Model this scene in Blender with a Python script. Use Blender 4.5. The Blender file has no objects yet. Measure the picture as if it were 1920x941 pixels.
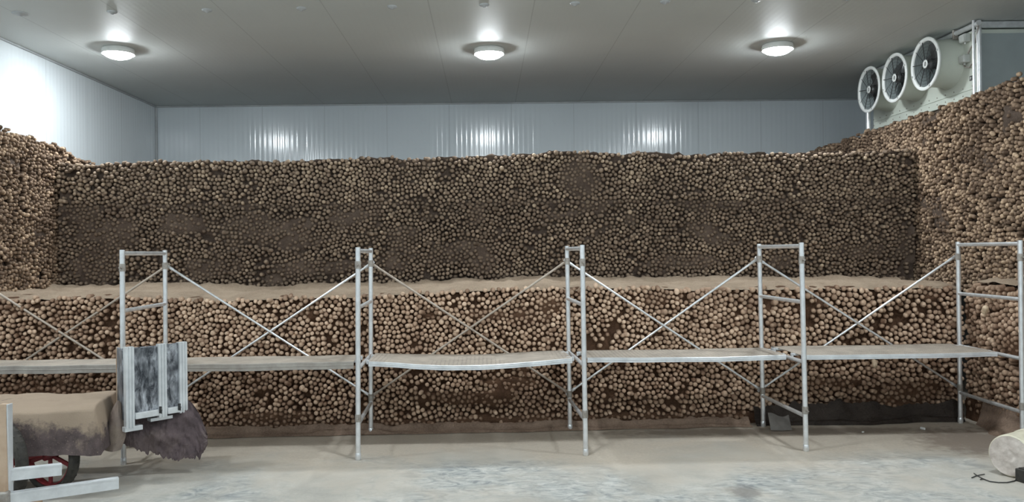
import bpy, bmesh, math, random
import numpy as np
from mathutils import Vector, Matrix, noise, kdtree

random.seed(7)
RNG = np.random.default_rng(11)
PI = math.pi
scene = bpy.context.scene
COL = scene.collection

# ------------------------------------------------------------------ camera model (1920 x 941 frame)
F, VX, VY, ROLL, EYE = 1500.0, 912.0, 474.0, 0.011, 1.645


def at(px, py, Y):
    """photo pixel + depth -> point in the room (x right, y away from the camera, z up)"""
    dx, dy = px - VX, py - VY
    return Vector(((dx - ROLL * dy) * Y / F, Y, EYE - (dy + ROLL * dx) * Y / F))


def pix(x, y, z):
    a, b = x * F / y, (EYE - z) * F / y
    return VX + a + ROLL * b, VY + b - ROLL * a


# ------------------------------------------------------------------ mesh builder
class MB:
    def __init__(self):
        self.v, self.f, self.m, self.s = [], [], [], []

    def add(self, verts, faces, mi=0, smooth=False):
        o = len(self.v)
        self.v += [tuple(p) for p in verts]
        for fc in faces:
            self.f.append(tuple(i + o for i in fc))
            self.m.append(mi)
            self.s.append(smooth)

    def box(self, c, size, rot=None, mi=0, bev=0.0):
        bm = bmesh.new()
        bmesh.ops.create_cube(bm, size=1.0)
        for v in bm.verts:
            v.co = Vector((v.co.x * size[0], v.co.y * size[1], v.co.z * size[2]))
        if bev > 0:
            bmesh.ops.bevel(bm, geom=list(bm.edges), offset=bev, segments=2, affect='EDGES', profile=0.5)
        M = Matrix.Translation(Vector(c))
        if rot is not None:
            M = M @ (rot if isinstance(rot, Matrix) else Matrix.Rotation(rot, 4, 'Z'))
        bm.verts.index_update()
        self.add([M @ v.co for v in bm.verts], [[v.index for v in f.verts] for f in bm.faces], mi, False)
        bm.free()

    def tube(self, pts, r, seg=12, mi=0, caps=True, r2=None):
        pts = [Vector(p) for p in pts]
        n = len(pts)
        rings = []
        ref = None
        for i, p in enumerate(pts):
            d = (pts[min(i + 1, n - 1)] - pts[max(i - 1, 0)]).normalized()
            if ref is None:
                ref = Vector((0, 0, 1)) if abs(d.z) < 0.9 else Vector((1, 0, 0))
            a = d.cross(ref).normalized()
            b = d.cross(a).normalized()
            ref = -a.cross(d).normalized() if False else ref
            rr = r if r2 is None else r + (r2 - r) * i / (n - 1)
            rings.append([p + a * (rr * math.cos(2 * PI * k / seg)) + b * (rr * math.sin(2 * PI * k / seg)) for k in range(seg)])
        V = [q for rg in rings for q in rg]
        Fc = []
        for i in range(n - 1):
            for k in range(seg):
                k2 = (k + 1) % seg
                Fc.append((i * seg + k, i * seg + k2, (i + 1) * seg + k2, (i + 1) * seg + k))
        self.add(V, Fc, mi, True)
        if caps:
            self.add(rings[0], [tuple(range(seg))], mi)
            self.add(rings[-1], [tuple(reversed(range(seg)))], mi)

    def lathe(self, prof, M, seg=32, mi=0, smooth=True):
        """prof: (radius, height) about local z, open; M places it"""
        V = []
        for r, h in prof:
            for k in range(seg):
                a = 2 * PI * k / seg
                V.append(M @ Vector((r * math.cos(a), r * math.sin(a), h)))
        Fc = []
        for i in range(len(prof) - 1):
            for k in range(seg):
                k2 = (k + 1) % seg
                Fc.append((i * seg + k, i * seg + k2, (i + 1) * seg + k2, (i + 1) * seg + k))
        self.add(V, Fc, mi, smooth)

    def grid(self, nu, nv, fn, mi=0, smooth=True):
        V = [fn(i / nu, j / nv) for j in range(nv + 1) for i in range(nu + 1)]
        Fc = [(j * (nu + 1) + i, j * (nu + 1) + i + 1, (j + 1) * (nu + 1) + i + 1, (j + 1) * (nu + 1) + i)
              for j in range(nv) for i in range(nu)]
        self.add(V, Fc, mi, smooth)

    def build(self, name, mats, parent=None, origin=None):
        me = bpy.data.meshes.new(name)
        org = Vector(origin) if origin is not None else Vector((0, 0, 0))
        me.from_pydata([(p[0] - org.x, p[1] - org.y, p[2] - org.z) for p in self.v], [], self.f)
        me.polygons.foreach_set('material_index', self.m)
        me.polygons.foreach_set('use_smooth', self.s)
        for m in (mats if isinstance(mats, (list, tuple)) else [mats]):
            me.materials.append(m)
        me.update()
        o = bpy.data.objects.new(name, me)
        COL.objects.link(o)
        if parent is not None:
            o.parent = parent
            o.location = org
        else:
            o.location = org
        return o


def tag(o, label, cat, group=None, kind=None):
    o['label'] = label
    o['category'] = cat
    if group:
        o['group'] = group
    if kind:
        o['kind'] = kind
    return o


def thing(name, loc, label, cat, group=None):
    o = bpy.data.objects.new(name, None)
    o.empty_display_size = 0.1
    COL.objects.link(o)
    o.location = loc
    tag(o, label, cat, group)
    return o


def part(mb, name, mats, parent):
    """vertices are given in room coordinates; the parent is an unrotated Empty or a mesh at some place"""
    o = mb.build(name, mats)
    base = Vector((0, 0, 0))
    p = parent
    while p is not None:
        base += p.location
        p = p.parent
    me = o.data
    me.transform(Matrix.Translation(-base))
    o.parent = parent
    return o


def struct(mb, name, mats):
    o = mb.build(name, mats)
    o['kind'] = 'structure'
    return o


# ------------------------------------------------------------------ materials
def new_mat(name):
    m = bpy.data.materials.new(name)
    m.use_nodes = True
    nt = m.node_tree
    nt.nodes.clear()
    out = nt.nodes.new('ShaderNodeOutputMaterial')
    b = nt.nodes.new('ShaderNodeBsdfPrincipled')
    nt.links.new(b.outputs[0], out.inputs[0])
    return m, nt, b


def N(nt, t, **kw):
    n = nt.nodes.new(t)
    for k, v in kw.items():
        if k.startswith('i_'):
            n.inputs[k[2:].replace('_', ' ')].default_value = v
        else:
            setattr(n, k, v)
    return n


def ramp(nt, fac, stops, interp='LINEAR'):
    r = nt.nodes.new('ShaderNodeValToRGB')
    r.color_ramp.interpolation = interp
    els = r.color_ramp.elements
    while len(els) < len(stops):
        els.new(0.5)
    for e, (p, c) in zip(els, stops):
        e.position = p
        e.color = (c[0], c[1], c[2], 1) if not isinstance(c, (int, float)) else (c, c, c, 1)
    nt.links.new(fac, r.inputs[0])
    return r.outputs[0]


def noise_tex(nt, scale, detail=4, rough=0.55, vec=None, dist=0.0):
    n = nt.nodes.new('ShaderNodeTexNoise')
    n.inputs['Scale'].default_value = scale
    n.inputs['Detail'].default_value = detail
    n.inputs['Roughness'].default_value = rough
    n.inputs['Distortion'].default_value = dist
    if vec is not None:
        nt.links.new(vec, n.inputs['Vector'])
    return n.outputs['Fac']


def coords(nt, kind='Object', scale=(1, 1, 1), rot=(0, 0, 0)):
    tc = nt.nodes.new('ShaderNodeTexCoord')
    mp = nt.nodes.new('ShaderNodeMapping')
    mp.inputs['Scale'].default_value = scale
    mp.inputs['Rotation'].default_value = rot
    nt.links.new(tc.outputs[kind], mp.inputs['Vector'])
    return mp.outputs[0]


def mixc(nt, fac, a, b, mode='MIX'):
    n = nt.nodes.new('ShaderNodeMix')
    n.data_type = 'RGBA'
    n.blend_type = mode
    for sock, v in ((n.inputs[0], fac), (n.inputs[6], a), (n.inputs[7], b)):
        if isinstance(v, (int, float)):
            sock.default_value = v
        elif isinstance(v, tuple):
            sock.default_value = (v[0], v[1], v[2], 1)
        else:
            nt.links.new(v, sock)
    return n.outputs[2]


def math_n(nt, op, a, b=None, c=None):
    n = nt.nodes.new('ShaderNodeMath')
    n.operation = op
    for i, v in enumerate((a, b, c)):
        if v is None:
            continue
        if isinstance(v, (int, float)):
            n.inputs[i].default_value = v
        else:
            nt.links.new(v, n.inputs[i])
    return n.outputs[0]


def bump(nt, b, h, strength=0.3, dist=0.01):
    n = nt.nodes.new('ShaderNodeBump')
    n.inputs['Strength'].default_value = strength
    n.inputs['Distance'].default_value = dist
    nt.links.new(h, n.inputs['Height'])
    nt.links.new(n.outputs[0], b.inputs['Normal'])


def simple(name, c1, c2=None, scale=8, rough=0.6, metal=0.0, bstr=0.0, bscale=60, spec=None):
    m, nt, b = new_mat(name)
    v = coords(nt)
    if c2 is None:
        c2 = tuple(x * 0.8 for x in c1)
    col = ramp(nt, noise_tex(nt, scale, 5, 0.6, v), [(0.32, c2), (0.68, c1)])
    nt.links.new(col, b.inputs['Base Color'])
    b.inputs['Roughness'].default_value = rough
    b.inputs['Metallic'].default_value = metal
    if spec is not None:
        b.inputs['Specular IOR Level'].default_value = spec
    if bstr:
        bump(nt, b, noise_tex(nt, bscale, 4, 0.6, v), bstr, 0.004)
    return m


def ribbed_panel(name, c, axis, rough, seam, phase=0.0, rib=0.05, bstr=0.1, wav=0.02, seamcol=0.55, spec=0.5):
    """painted steel sandwich panel: fine ribs and one joint every seam metres along the given axis"""
    m, nt, b = new_mat(name)
    tc = nt.nodes.new('ShaderNodeTexCoord')
    sp = nt.nodes.new('ShaderNodeSeparateXYZ')
    nt.links.new(tc.outputs['Object'], sp.inputs[0])
    u = sp.outputs[axis]
    # joint line
    fr = math_n(nt, 'FRACT', math_n(nt, 'DIVIDE', math_n(nt, 'ADD', u, 100.0 + phase), seam))
    line = math_n(nt, 'LESS_THAN', fr, 0.010 / seam)
    n1 = noise_tex(nt, 0.9, 3, 0.5, tc.outputs['Object'])
    base = ramp(nt, n1, [(0.3, tuple(x * 0.94 for x in c)), (0.7, c)])
    n2 = noise_tex(nt, 14, 5, 0.7, coords(nt, 'Object', (1, 1, 1)))
    base = mixc(nt, ramp(nt, n2, [(0.60, 0.0), (0.75, 0.18)]), base, tuple(x * 0.7 for x in c))
    col = mixc(nt, line, base, tuple(x * seamcol for x in c))
    nt.links.new(col, b.inputs['Base Color'])
    b.inputs['Roughness'].default_value = rough
    b.inputs['Specular IOR Level'].default_value = spec
    # pressed ribs: mostly flat sheet with narrow tilted flanks, uneven from rib to rib
    sn_ = math_n(nt, 'SINE', math_n(nt, 'MULTIPLY', u, 2 * PI / rib))
    s3 = math_n(nt, 'MULTIPLY', sn_, math_n(nt, 'MULTIPLY', sn_, sn_))
    s5 = math_n(nt, 'MULTIPLY', s3, math_n(nt, 'MULTIPLY', sn_, sn_))
    mp = nt.nodes.new('ShaderNodeCombineXYZ')
    nt.links.new(u, mp.inputs[0])
    un = noise_tex(nt, 6.0, 2, 0.5, mp.outputs[0])
    un2 = noise_tex(nt, 31.0, 1, 0.5, mp.outputs[0])
    tilt_ = math_n(nt, 'MULTIPLY', s5, math_n(nt, 'MULTIPLY', ramp(nt, un2, [(0.35, 0.1), (0.7, 1.0)]), bstr))
    tilt_ = math_n(nt, 'ADD', tilt_, math_n(nt, 'MULTIPLY', math_n(nt, 'SUBTRACT', un, 0.5), wav))
    ge = nt.nodes.new('ShaderNodeNewGeometry')
    cx = nt.nodes.new('ShaderNodeCombineXYZ')
    nt.links.new(tilt_, cx.inputs[axis])
    ad = nt.nodes.new('ShaderNodeVectorMath')
    ad.operation = 'ADD'
    nt.links.new(ge.outputs['Normal'], ad.inputs[0])
    nt.links.new(cx.outputs[0], ad.inputs[1])
    no = nt.nodes.new('ShaderNodeVectorMath')
    no.operation = 'NORMALIZE'
    nt.links.new(ad.outputs[0], no.inputs[0])
    nt.links.new(no.outputs[0], b.inputs['Normal'])
    return m


def yam_mat(name, lo, mid, hi, dust):
    m, nt, b = new_mat(name)
    at_ = nt.nodes.new('ShaderNodeAttribute')
    at_.attribute_name = 'tint'
    v = coords(nt)
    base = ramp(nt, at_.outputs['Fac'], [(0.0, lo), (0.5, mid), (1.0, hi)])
    sp = noise_tex(nt, 90, 4, 0.65, v)
    base = mixc(nt, ramp(nt, sp, [(0.5, 0.0), (0.72, 0.55)]), base, lo)
    # patches of dry soil stuck to the skins
    pt = noise_tex(nt, 2.2, 5, 0.62, v)
    base = mixc(nt, ramp(nt, pt, [(0.50, 0.0), (0.68, 0.65)]), base, dust)
    nt.links.new(base, b.inputs['Base Color'])
    b.inputs['Roughness'].default_value = 0.78
    b.inputs['Specular IOR Level'].default_value = 0.3
    bump(nt, b, noise_tex(nt, 160, 3, 0.6, v), 0.35, 0.003)
    return m


def soil_mat(name, c1, c2, rough=0.95, scale=5):
    m, nt, b = new_mat(name)
    v = coords(nt)
    n1 = noise_tex(nt, scale, 6, 0.65, v)
    col = ramp(nt, n1, [(0.3, c2), (0.7, c1)])
    n2 = noise_tex(nt, 70, 3, 0.7, v)
    col = mixc(nt, ramp(nt, n2, [(0.4, 0.0), (0.75, 0.4)]), col, tuple(min(1, x * 1.5) for x in c1))
    nt.links.new(col, b.inputs['Base Color'])
    b.inputs['Roughness'].default_value = rough
    b.inputs['Specular IOR Level'].default_value = 0.15
    bump(nt, b, noise_tex(nt, 55, 5, 0.7, v), 0.7, 0.012)
    return m


M = {}
M['wall'] = ribbed_panel('white_wall_panel', (0.60, 0.655, 0.685), 0, 0.15, 0.95, 0.3, rib=0.075, bstr=0.13, wav=0.03, seamcol=0.8)
M['wall_side'] = ribbed_panel('white_side_panel', (0.70, 0.75, 0.775), 1, 0.22, 0.95, 0.1, rib=0.075, bstr=0.13, wav=0.03, seamcol=0.8)
M['ceil'] = ribbed_panel('grey_ceiling_panel', (0.60, 0.63, 0.615), 0, 0.55, 0.97, 0.42, rib=0.06, bstr=0.04, wav=0.012, seamcol=0.78, spec=0.2)
M['trim'] = simple('grey_trim', (0.42, 0.44, 0.45), rough=0.45)
M['yam_front'] = yam_mat('yam_skin_dusty', (0.15, 0.083, 0.050), (0.48, 0.335, 0.235), (0.78, 0.585, 0.43), (0.32, 0.21, 0.145))
M['yam_back'] = yam_mat('yam_skin_soiled', (0.11, 0.078, 0.055), (0.29, 0.215, 0.155), (0.58, 0.45, 0.32), (0.18, 0.128, 0.093))
M['yam_side'] = yam_mat('yam_skin_dry', (0.10, 0.064, 0.042), (0.29, 0.20, 0.135), (0.60, 0.44, 0.30), (0.19, 0.128, 0.088))
M['yam_pale'] = simple('yam_flesh_pale', (0.72, 0.58, 0.42), (0.5, 0.37, 0.25), 30, 0.7, bstr=0.3, bscale=90)
M['soil_dark'] = soil_mat('dark_damp_soil', (0.135, 0.10, 0.078), (0.05, 0.035, 0.028))
M['soil_brown'] = soil_mat('brown_soil', (0.135, 0.076, 0.046), (0.06, 0.031, 0.019))
M['soil_sand'] = soil_mat('sandy_dry_soil', (0.37, 0.29, 0.215), (0.24, 0.18, 0.13), scale=3)
M['pipe'] = simple('galvanised_pipe', (0.86, 0.88, 0.90), (0.68, 0.69, 0.70), 14, 0.30, 0.62, 0.12, 120)
M['pipe_dusty'] = simple('soil_dusted_pipe', (0.50, 0.43, 0.36), (0.36, 0.30, 0.25), 14, 0.6, 0.25, 0.2, 120)
M['rust'] = simple('dusty_coupler', (0.42, 0.40, 0.37), (0.25, 0.22, 0.19), 30, 0.6, 0.4, 0.2, 120)
M['alu'] = simple('dull_aluminium', (0.76, 0.78, 0.80), (0.58, 0.60, 0.62), 9, 0.40, 0.4, 0.1, 80)
M['lip_dusty'] = simple('dust_caked_steel', (0.40, 0.375, 0.34), (0.27, 0.245, 0.22), 9, 0.65, 0.2, 0.3, 60)
M['white_paint'] = simple('cooler_white_paint', (0.60, 0.64, 0.57), (0.53, 0.565, 0.505), 3, 0.42)
M['white_ring'] = simple('white_fan_ring', (0.82, 0.84, 0.82), (0.72, 0.74, 0.72), 6, 0.4)
M['grey_paint'] = simple('grey_green_panel', (0.34, 0.385, 0.385), (0.29, 0.33, 0.33), 3, 0.5)
M['black'] = simple('black_wire', (0.03, 0.03, 0.03), (0.02, 0.02, 0.02), 6, 0.5)
M['dark_steel'] = simple('dark_fan_blade', (0.12, 0.125, 0.125), (0.07, 0.07, 0.07), 6, 0.35, 0.6)
M['box_grey'] = simple('grey_plastic_box', (0.55, 0.57, 0.55), (0.45, 0.47, 0.45), 10, 0.5)
M['red'] = simple('red_paint', (0.30, 0.035, 0.04), (0.17, 0.02, 0.025), 18, 0.5)
M['rubber'] = simple('dusty_rubber', (0.055, 0.05, 0.042), (0.022, 0.02, 0.018), 20, 0.8, 0, 0.4, 60)
M['wood'] = simple('raw_timber', (0.56, 0.42, 0.31), (0.40, 0.28, 0.19), 6, 0.75, 0, 0.3, 40)
M['bucket'] = simple('cement_crusted_plastic', (0.66, 0.60, 0.55), (0.42, 0.36, 0.32), 14, 0.8, 0, 0.6, 40)
M['bucket_side'] = simple('yellowed_white_plastic', (0.70, 0.66, 0.52), (0.5, 0.46, 0.36), 8, 0.5)
M['film_brown'] = soil_mat('brown_dusty_film', (0.28, 0.20, 0.15), (0.14, 0.095, 0.07), 0.7, 6)
M['film_black'] = soil_mat('black_film', (0.055, 0.043, 0.036), (0.018, 0.014, 0.012), 0.45, 5)
M['paper'] = simple('grey_paper', (0.20, 0.185, 0.17), (0.13, 0.12, 0.11), 9, 0.85)
M['white_scrap'] = simple('white_plastic_scrap', (0.8, 0.8, 0.78), None, 9, 0.6)

# lamp diffuser
m, nt, b = new_mat('lamp_diffuser')
b.inputs['Base Color'].default_value = (0.9, 0.9, 0.9, 1)
b.inputs['Emission Color'].default_value = (0.90, 0.965, 1.0, 1)
b.inputs['Emission Strength'].default_value = 100.0
M['glow'] = m

# plate aluminium with blotches and smears; dark mirror reflection painted into the colour
m, nt, b = new_mat('smear_and_reflection_plate')
v = coords(nt, 'Object', (1, 1, 0.35))
n1 = noise_tex(nt, 22, 6, 0.7, v, 0.6)
n2 = noise_tex(nt, 5, 3, 0.6, coords(nt))
f = math_n(nt, 'MULTIPLY', ramp(nt, n1, [(0.40, 0.0), (0.66, 1.0)]), ramp(nt, n2, [(0.36, 0.1), (0.6, 1.0)]))
nt.links.new(mixc(nt, f, (0.035, 0.04, 0.05), (0.62, 0.65, 0.70)), b.inputs['Base Color'])
nt.links.new(ramp(nt, n1, [(0.3, 0.25), (0.7, 0.6)]), b.inputs['Roughness'])
b.inputs['Metallic'].default_value = 0.35
M['plate'] = m

# plank deck: dusty steel with small punched holes
m, nt, b = new_mat('dusty_steel_deck')
v = coords(nt)
n1 = noise_tex(nt, 6, 6, 0.7, v)
dustc = ramp(nt, n1, [(0.3, (0.30, 0.26, 0.22)), (0.7, (0.50, 0.44, 0.37))])
vo = nt.nodes.new('ShaderNodeTexVoronoi')
vo.inputs['Scale'].default_value = 28
vo.inputs['Randomness'].default_value = 0.15
nt.links.new(v, vo.inputs['Vector'])
nt.links.new(mixc(nt, ramp(nt, vo.outputs['Distance'], [(0.16, 0.75), (0.24, 0.0)]), dustc, (0.10, 0.08, 0.07)), b.inputs['Base Color'])
b.inputs['Roughness'].default_value = 0.6
b.inputs['Metallic'].default_value = 0.25
bump(nt, b, n1, 0.3, 0.006)
M['deck'] = m

# quilt: dark purple-brown cloth, sandy dust where it has settled
def quilt_mat(name, c_lo, c_hi, dust, amount, settled=False):
    m, nt, b = new_mat(name)
    v = coords(nt)
    n1 = noise_tex(nt, 9, 6, 0.7, v)
    col = ramp(nt, n1, [(0.3, c_lo), (0.7, c_hi)])
    n2 = noise_tex(nt, 3.0, 6, 0.68, v, 0.4)
    col = mixc(nt, ramp(nt, n2, [(0.5 - amount * 0.3, 0.0), (0.72 - amount * 0.3, 0.85)]), col, dust)
    if settled:                                          # sand lying on the upper side, tapering down the right end
        so = nt.nodes.new('ShaderNodeSeparateXYZ')
        nt.links.new(v, so.inputs[0])
        lv = math_n(nt, 'ADD', so.outputs[2], math_n(nt, 'MULTIPLY', math_n(nt, 'SUBTRACT', noise_tex(nt, 7, 6, 0.7, v), 0.5), 0.30))
        lv = math_n(nt, 'ADD', lv, math_n(nt, 'MULTIPLY', math_n(nt, 'MAXIMUM', math_n(nt, 'SUBTRACT', so.outputs[0], 0.12), 0.0), 0.18))
        col = mixc(nt, ramp(nt, lv, [(0.10, 0.0), (0.15, 0.92)]), col, dust)
    n3 = noise_tex(nt, 120, 2, 0.5, v)
    col = mixc(nt, ramp(nt, n3, [(0.66, 0.0), (0.74, 0.5)]), col, tuple(min(1, x * 1.25) for x in dust))
    nt.links.new(col, b.inputs['Base Color'])
    b.inputs['Roughness'].default_value = 0.95
    b.inputs['Specular IOR Level'].default_value = 0.1
    bump(nt, b, noise_tex(nt, 130, 4, 0.7, v), 0.6, 0.004)
    return m


M['quilt'] = quilt_mat('dusty_purple_quilt', (0.06, 0.047, 0.047), (0.135, 0.105, 0.102), (0.36, 0.28, 0.21), -0.1, True)
M['quilt_dust'] = quilt_mat('sand_covered_quilt', (0.30, 0.235, 0.18), (0.42, 0.33, 0.25), (0.46, 0.36, 0.27), 0.8)
M['flap'] = quilt_mat('greyish_dusty_cloth', (0.17, 0.135, 0.125), (0.27, 0.22, 0.20), (0.36, 0.29, 0.235), 0.3)
M['rag'] = quilt_mat('ragged_purple_cloth', (0.075, 0.058, 0.062), (0.15, 0.115, 0.12), (0.21, 0.165, 0.155), 0.1)

# concrete floor: worn blue-grey screed with dry tan soil trodden in towards the stack
m, nt, b = new_mat('dusty_concrete')
tc = nt.nodes.new('ShaderNodeTexCoord')
v = tc.outputs['Object']
sp = nt.nodes.new('ShaderNodeSeparateXYZ')
nt.links.new(v, sp.inputs[0])
big = noise_tex(nt, 0.9, 5, 0.6, v, 0.3)
stroke = noise_tex(nt, 5.0, 6, 0.62, coords(nt, 'Object', (1.0, 1.7, 1), (0, 0, 0.6)), 2.2)
fine = noise_tex(nt, 40, 5, 0.7, v)
worn = ramp(nt, noise_tex(nt, 1.15, 4, 0.6, coords(nt, 'Object', (1, 1, 1), (0, 0, 0.4)), 0.5), [(0.42, 0.0), (0.60, 1.0)])
plain = ramp(nt, noise_tex(nt, 2.3, 6, 0.6, v, 0.4), [(0.34, (0.36, 0.345, 0.31)), (0.66, (0.50, 0.475, 0.425))])
scuff = ramp(nt, stroke, [(0.36, (0.22, 0.24, 0.245)), (0.5, (0.38, 0.39, 0.375)), (0.64, (0.54, 0.54, 0.51))])
conc = mixc(nt, worn, plain, scuff)
conc = mixc(nt, ramp(nt, fine, [(0.35, 0.0), (0.7, 0.22)]), conc, (0.29, 0.28, 0.26))
tan = ramp(nt, fine, [(0.3, (0.42, 0.365, 0.30)), (0.7, (0.57, 0.50, 0.415))])
yy = math_n(nt, 'ADD', sp.outputs[1], math_n(nt, 'MULTIPLY', math_n(nt, 'SUBTRACT', big, 0.5), 3.6))
mr = nt.nodes.new('ShaderNodeMapRange')
mr.inputs[1].default_value, mr.inputs[2].default_value = 5.6, 6.7
nt.links.new(yy, mr.inputs[0])
dust = math_n(nt, 'MULTIPLY', mr.outputs[0], 0.92)
dust = math_n(nt, 'MAXIMUM', dust, ramp(nt, noise_tex(nt, 1.7, 5, 0.65, v), [(0.52, 0.0), (0.70, 0.55)]))
col = mixc(nt, dust, conc, tan)
# damp spot and soil spilled along the right-hand stack
def spot(cx, cy, rx, ry):
    a = math_n(nt, 'DIVIDE', math_n(nt, 'SUBTRACT', sp.outputs[0], cx), rx)
    c = math_n(nt, 'DIVIDE', math_n(nt, 'SUBTRACT', sp.outputs[1], cy), ry)
    d = math_n(nt, 'SQRT', math_n(nt, 'ADD', math_n(nt, 'MULTIPLY', a, a), math_n(nt, 'MULTIPLY', c, c)))
    d = math_n(nt, 'ADD', d, math_n(nt, 'MULTIPLY', math_n(nt, 'SUBTRACT', noise_tex(nt, 9, 4, 0.6, v), 0.5), 1.3))
    return ramp(nt, d, [(0.55, 1.0), (1.0, 0.0)])
p = at(1395, 921, 5.5)
p = at(1395, 921, EYE * F / (921 - VY + ROLL * (1395 - VX)))
col = mixc(nt, math_n(nt, 'MULTIPLY', spot(p.x, p.y, 0.13, 0.19), 0.6), col, (0.12, 0.115, 0.11))
col = mixc(nt, math_n(nt, 'MULTIPLY', spot(4.25, 6.75, 0.75, 0.6), 0.75), col, (0.20, 0.155, 0.125))
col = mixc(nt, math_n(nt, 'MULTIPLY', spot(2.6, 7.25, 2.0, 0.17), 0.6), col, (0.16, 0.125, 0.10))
nt.links.new(col, b.inputs['Base Color'])
nt.links.new(ramp(nt, fine, [(0.3, 0.55), (0.7, 0.85)]), b.inputs['Roughness'])
b.inputs['Specular IOR Level'].default_value = 0.35
bump(nt, b, math_n(nt, 'ADD', fine, stroke), 0.25, 0.006)
M['floor'] = m

# ------------------------------------------------------------------ the room
YB, YF = 12.2, -4.0            # back wall, wall behind the camera
XL, XR = -5.02, 6.0
HC = 3.935
T = 0.12


def slab(name, lo, hi, mat):
    mb = MB()
    c = [(a + b_) / 2 for a, b_ in zip(lo, hi)]
    mb.box(c, [b_ - a for a, b_ in zip(lo, hi)])
    return struct(mb, name, mat)


slab('floor', (XL - T, YF - T, -0.15), (XR + T, YB + T, 0.0), M['floor'])
slab('ceiling', (XL - T, YF - T, HC), (XR + T, YB + T, HC + T), M['ceil'])
slab('wall_back', (XL - T, YB, 0), (XR + T, YB + T, HC), M['wall'])
slab('wall_front', (XL - T, YF - T, 0), (XR + T, YF, HC), M['wall'])
slab('wall_left', (XL - T, YF, 0), (XL, YB, HC), M['wall_side'])
slab('wall_right', (XR, YF, 0), (XR + T, YB, HC), M['wall_side'])
mb = MB()
mb.box(((XL + XR) / 2, YB - 0.01, HC - 0.011), (XR - XL, 0.02, 0.022), bev=0.006)
struct(mb, 'trim_1', M['trim'])
mb = MB()
mb.box((XL + 0.01, (YF + YB) / 2, HC - 0.011), (0.02, YB - YF - 0.05, 0.022), bev=0.006)
struct(mb, 'trim_2', M['trim'])
mb = MB()
mb.box((XL + 0.015, YB - 0.015, HC / 2), (0.03, 0.03, HC - 0.06), bev=0.006)
struct(mb, 'trim_3', M['trim'])

# ------------------------------------------------------------------ ceiling lamps
def lamp(x, y, label):
    t = thing('ceiling_lamp', (x, y, HC), label, 'lamp', 'round lamps on the cold store ceiling')
    mb = MB()
    Mx = Matrix.Translation((x, y, HC)) @ Matrix.Rotation(PI, 4, 'X')
    mb.lathe([(0.0, 0.0), (0.150, 0.0), (0.165, 0.006), (0.172, 0.062), (0.168, 0.066), (0.160, 0.062), (0.152, 0.05)], Mx, 32)
    part(mb, 'lamp_base', M['white_ring'], t)
    mb = MB()
    prof = [(0.154 * math.cos(a), 0.052 + 0.065 * math.sin(a) ** 1.0) for a in [k * PI / 2 / 7 for k in range(8)]]
    prof[-1] = (0.001, prof[-1][1])
    mb.lathe(prof, Mx, 24)
    part(mb, 'diffuser', M['glow'], t)
    return t


for (px, py), lb in (((222, 103), 'glowing round ceiling lamp close to the white left wall'),
                     ((917, 103), 'glowing round ceiling lamp above the middle of the tall yam stack'),
                     ((1458, 95), 'glowing round ceiling lamp nearest the three-fan air cooler')):
    Y = (HC - 0.07 - EYE) * F / -(py - VY + ROLL * (px - VX))
    q = at(px, py, Y)
    lamp(q.x, q.y, lb)
for y, row in ((5.35, 'row over the scaffold'), (1.55, 'row above the viewpoint'), (-2.2, 'row behind the viewpoint')):
    for x, side in ((-4.1, 'the left wall side'), (0.03, 'the middle of the room'), (3.4, 'the right bank side')):
        lamp(x, y, 'round ceiling lamp of the %s, on %s' % (row, side))

# round fixing caps on the ceiling
for i, px in enumerate([38, 210, 388, 565, 735, 908, 1078, 1247, 1418, 1588, 1746]):
    Y = 7.38 - 0.012 * (px - 912) / 100
    q = at(px, 7, Y)
    mb = MB()
    k = 1.6 if i == 0 else 1.0
    Mx = Matrix.Translation((q.x, q.y, HC)) @ Matrix.Rotation(PI, 4, 'X')
    mb.lathe([(0.046 * k, 0.0), (0.046 * k, 0.006), (0.038 * k, 0.014), (0.018 * k, 0.019), (0.012, 0.028), (0.001, 0.030)], Mx, 20)
    o = mb.build('ceiling_fixing', M['trim'], origin=(q.x, q.y, HC))
    names = ['wide round fixing cap on the ceiling over the left wall', 'small ceiling fixing cap second from the left wall', 'small ceiling fixing cap third from the left wall',
             'small ceiling fixing cap fourth from the left wall', 'small ceiling fixing cap fifth from the left wall', 'small ceiling fixing cap in front of the middle lamp',
             'small ceiling fixing cap next to the right of the middle lamp', 'small ceiling fixing cap midway between middle and right lamps', 'small ceiling fixing cap in front of the right lamp',
             'small ceiling fixing cap next to the right of the right lamp', 'small ceiling fixing cap nearest the air cooler']
    tag(o, names[i], 'fixing', 'row of fixing caps on the ceiling')

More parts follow.
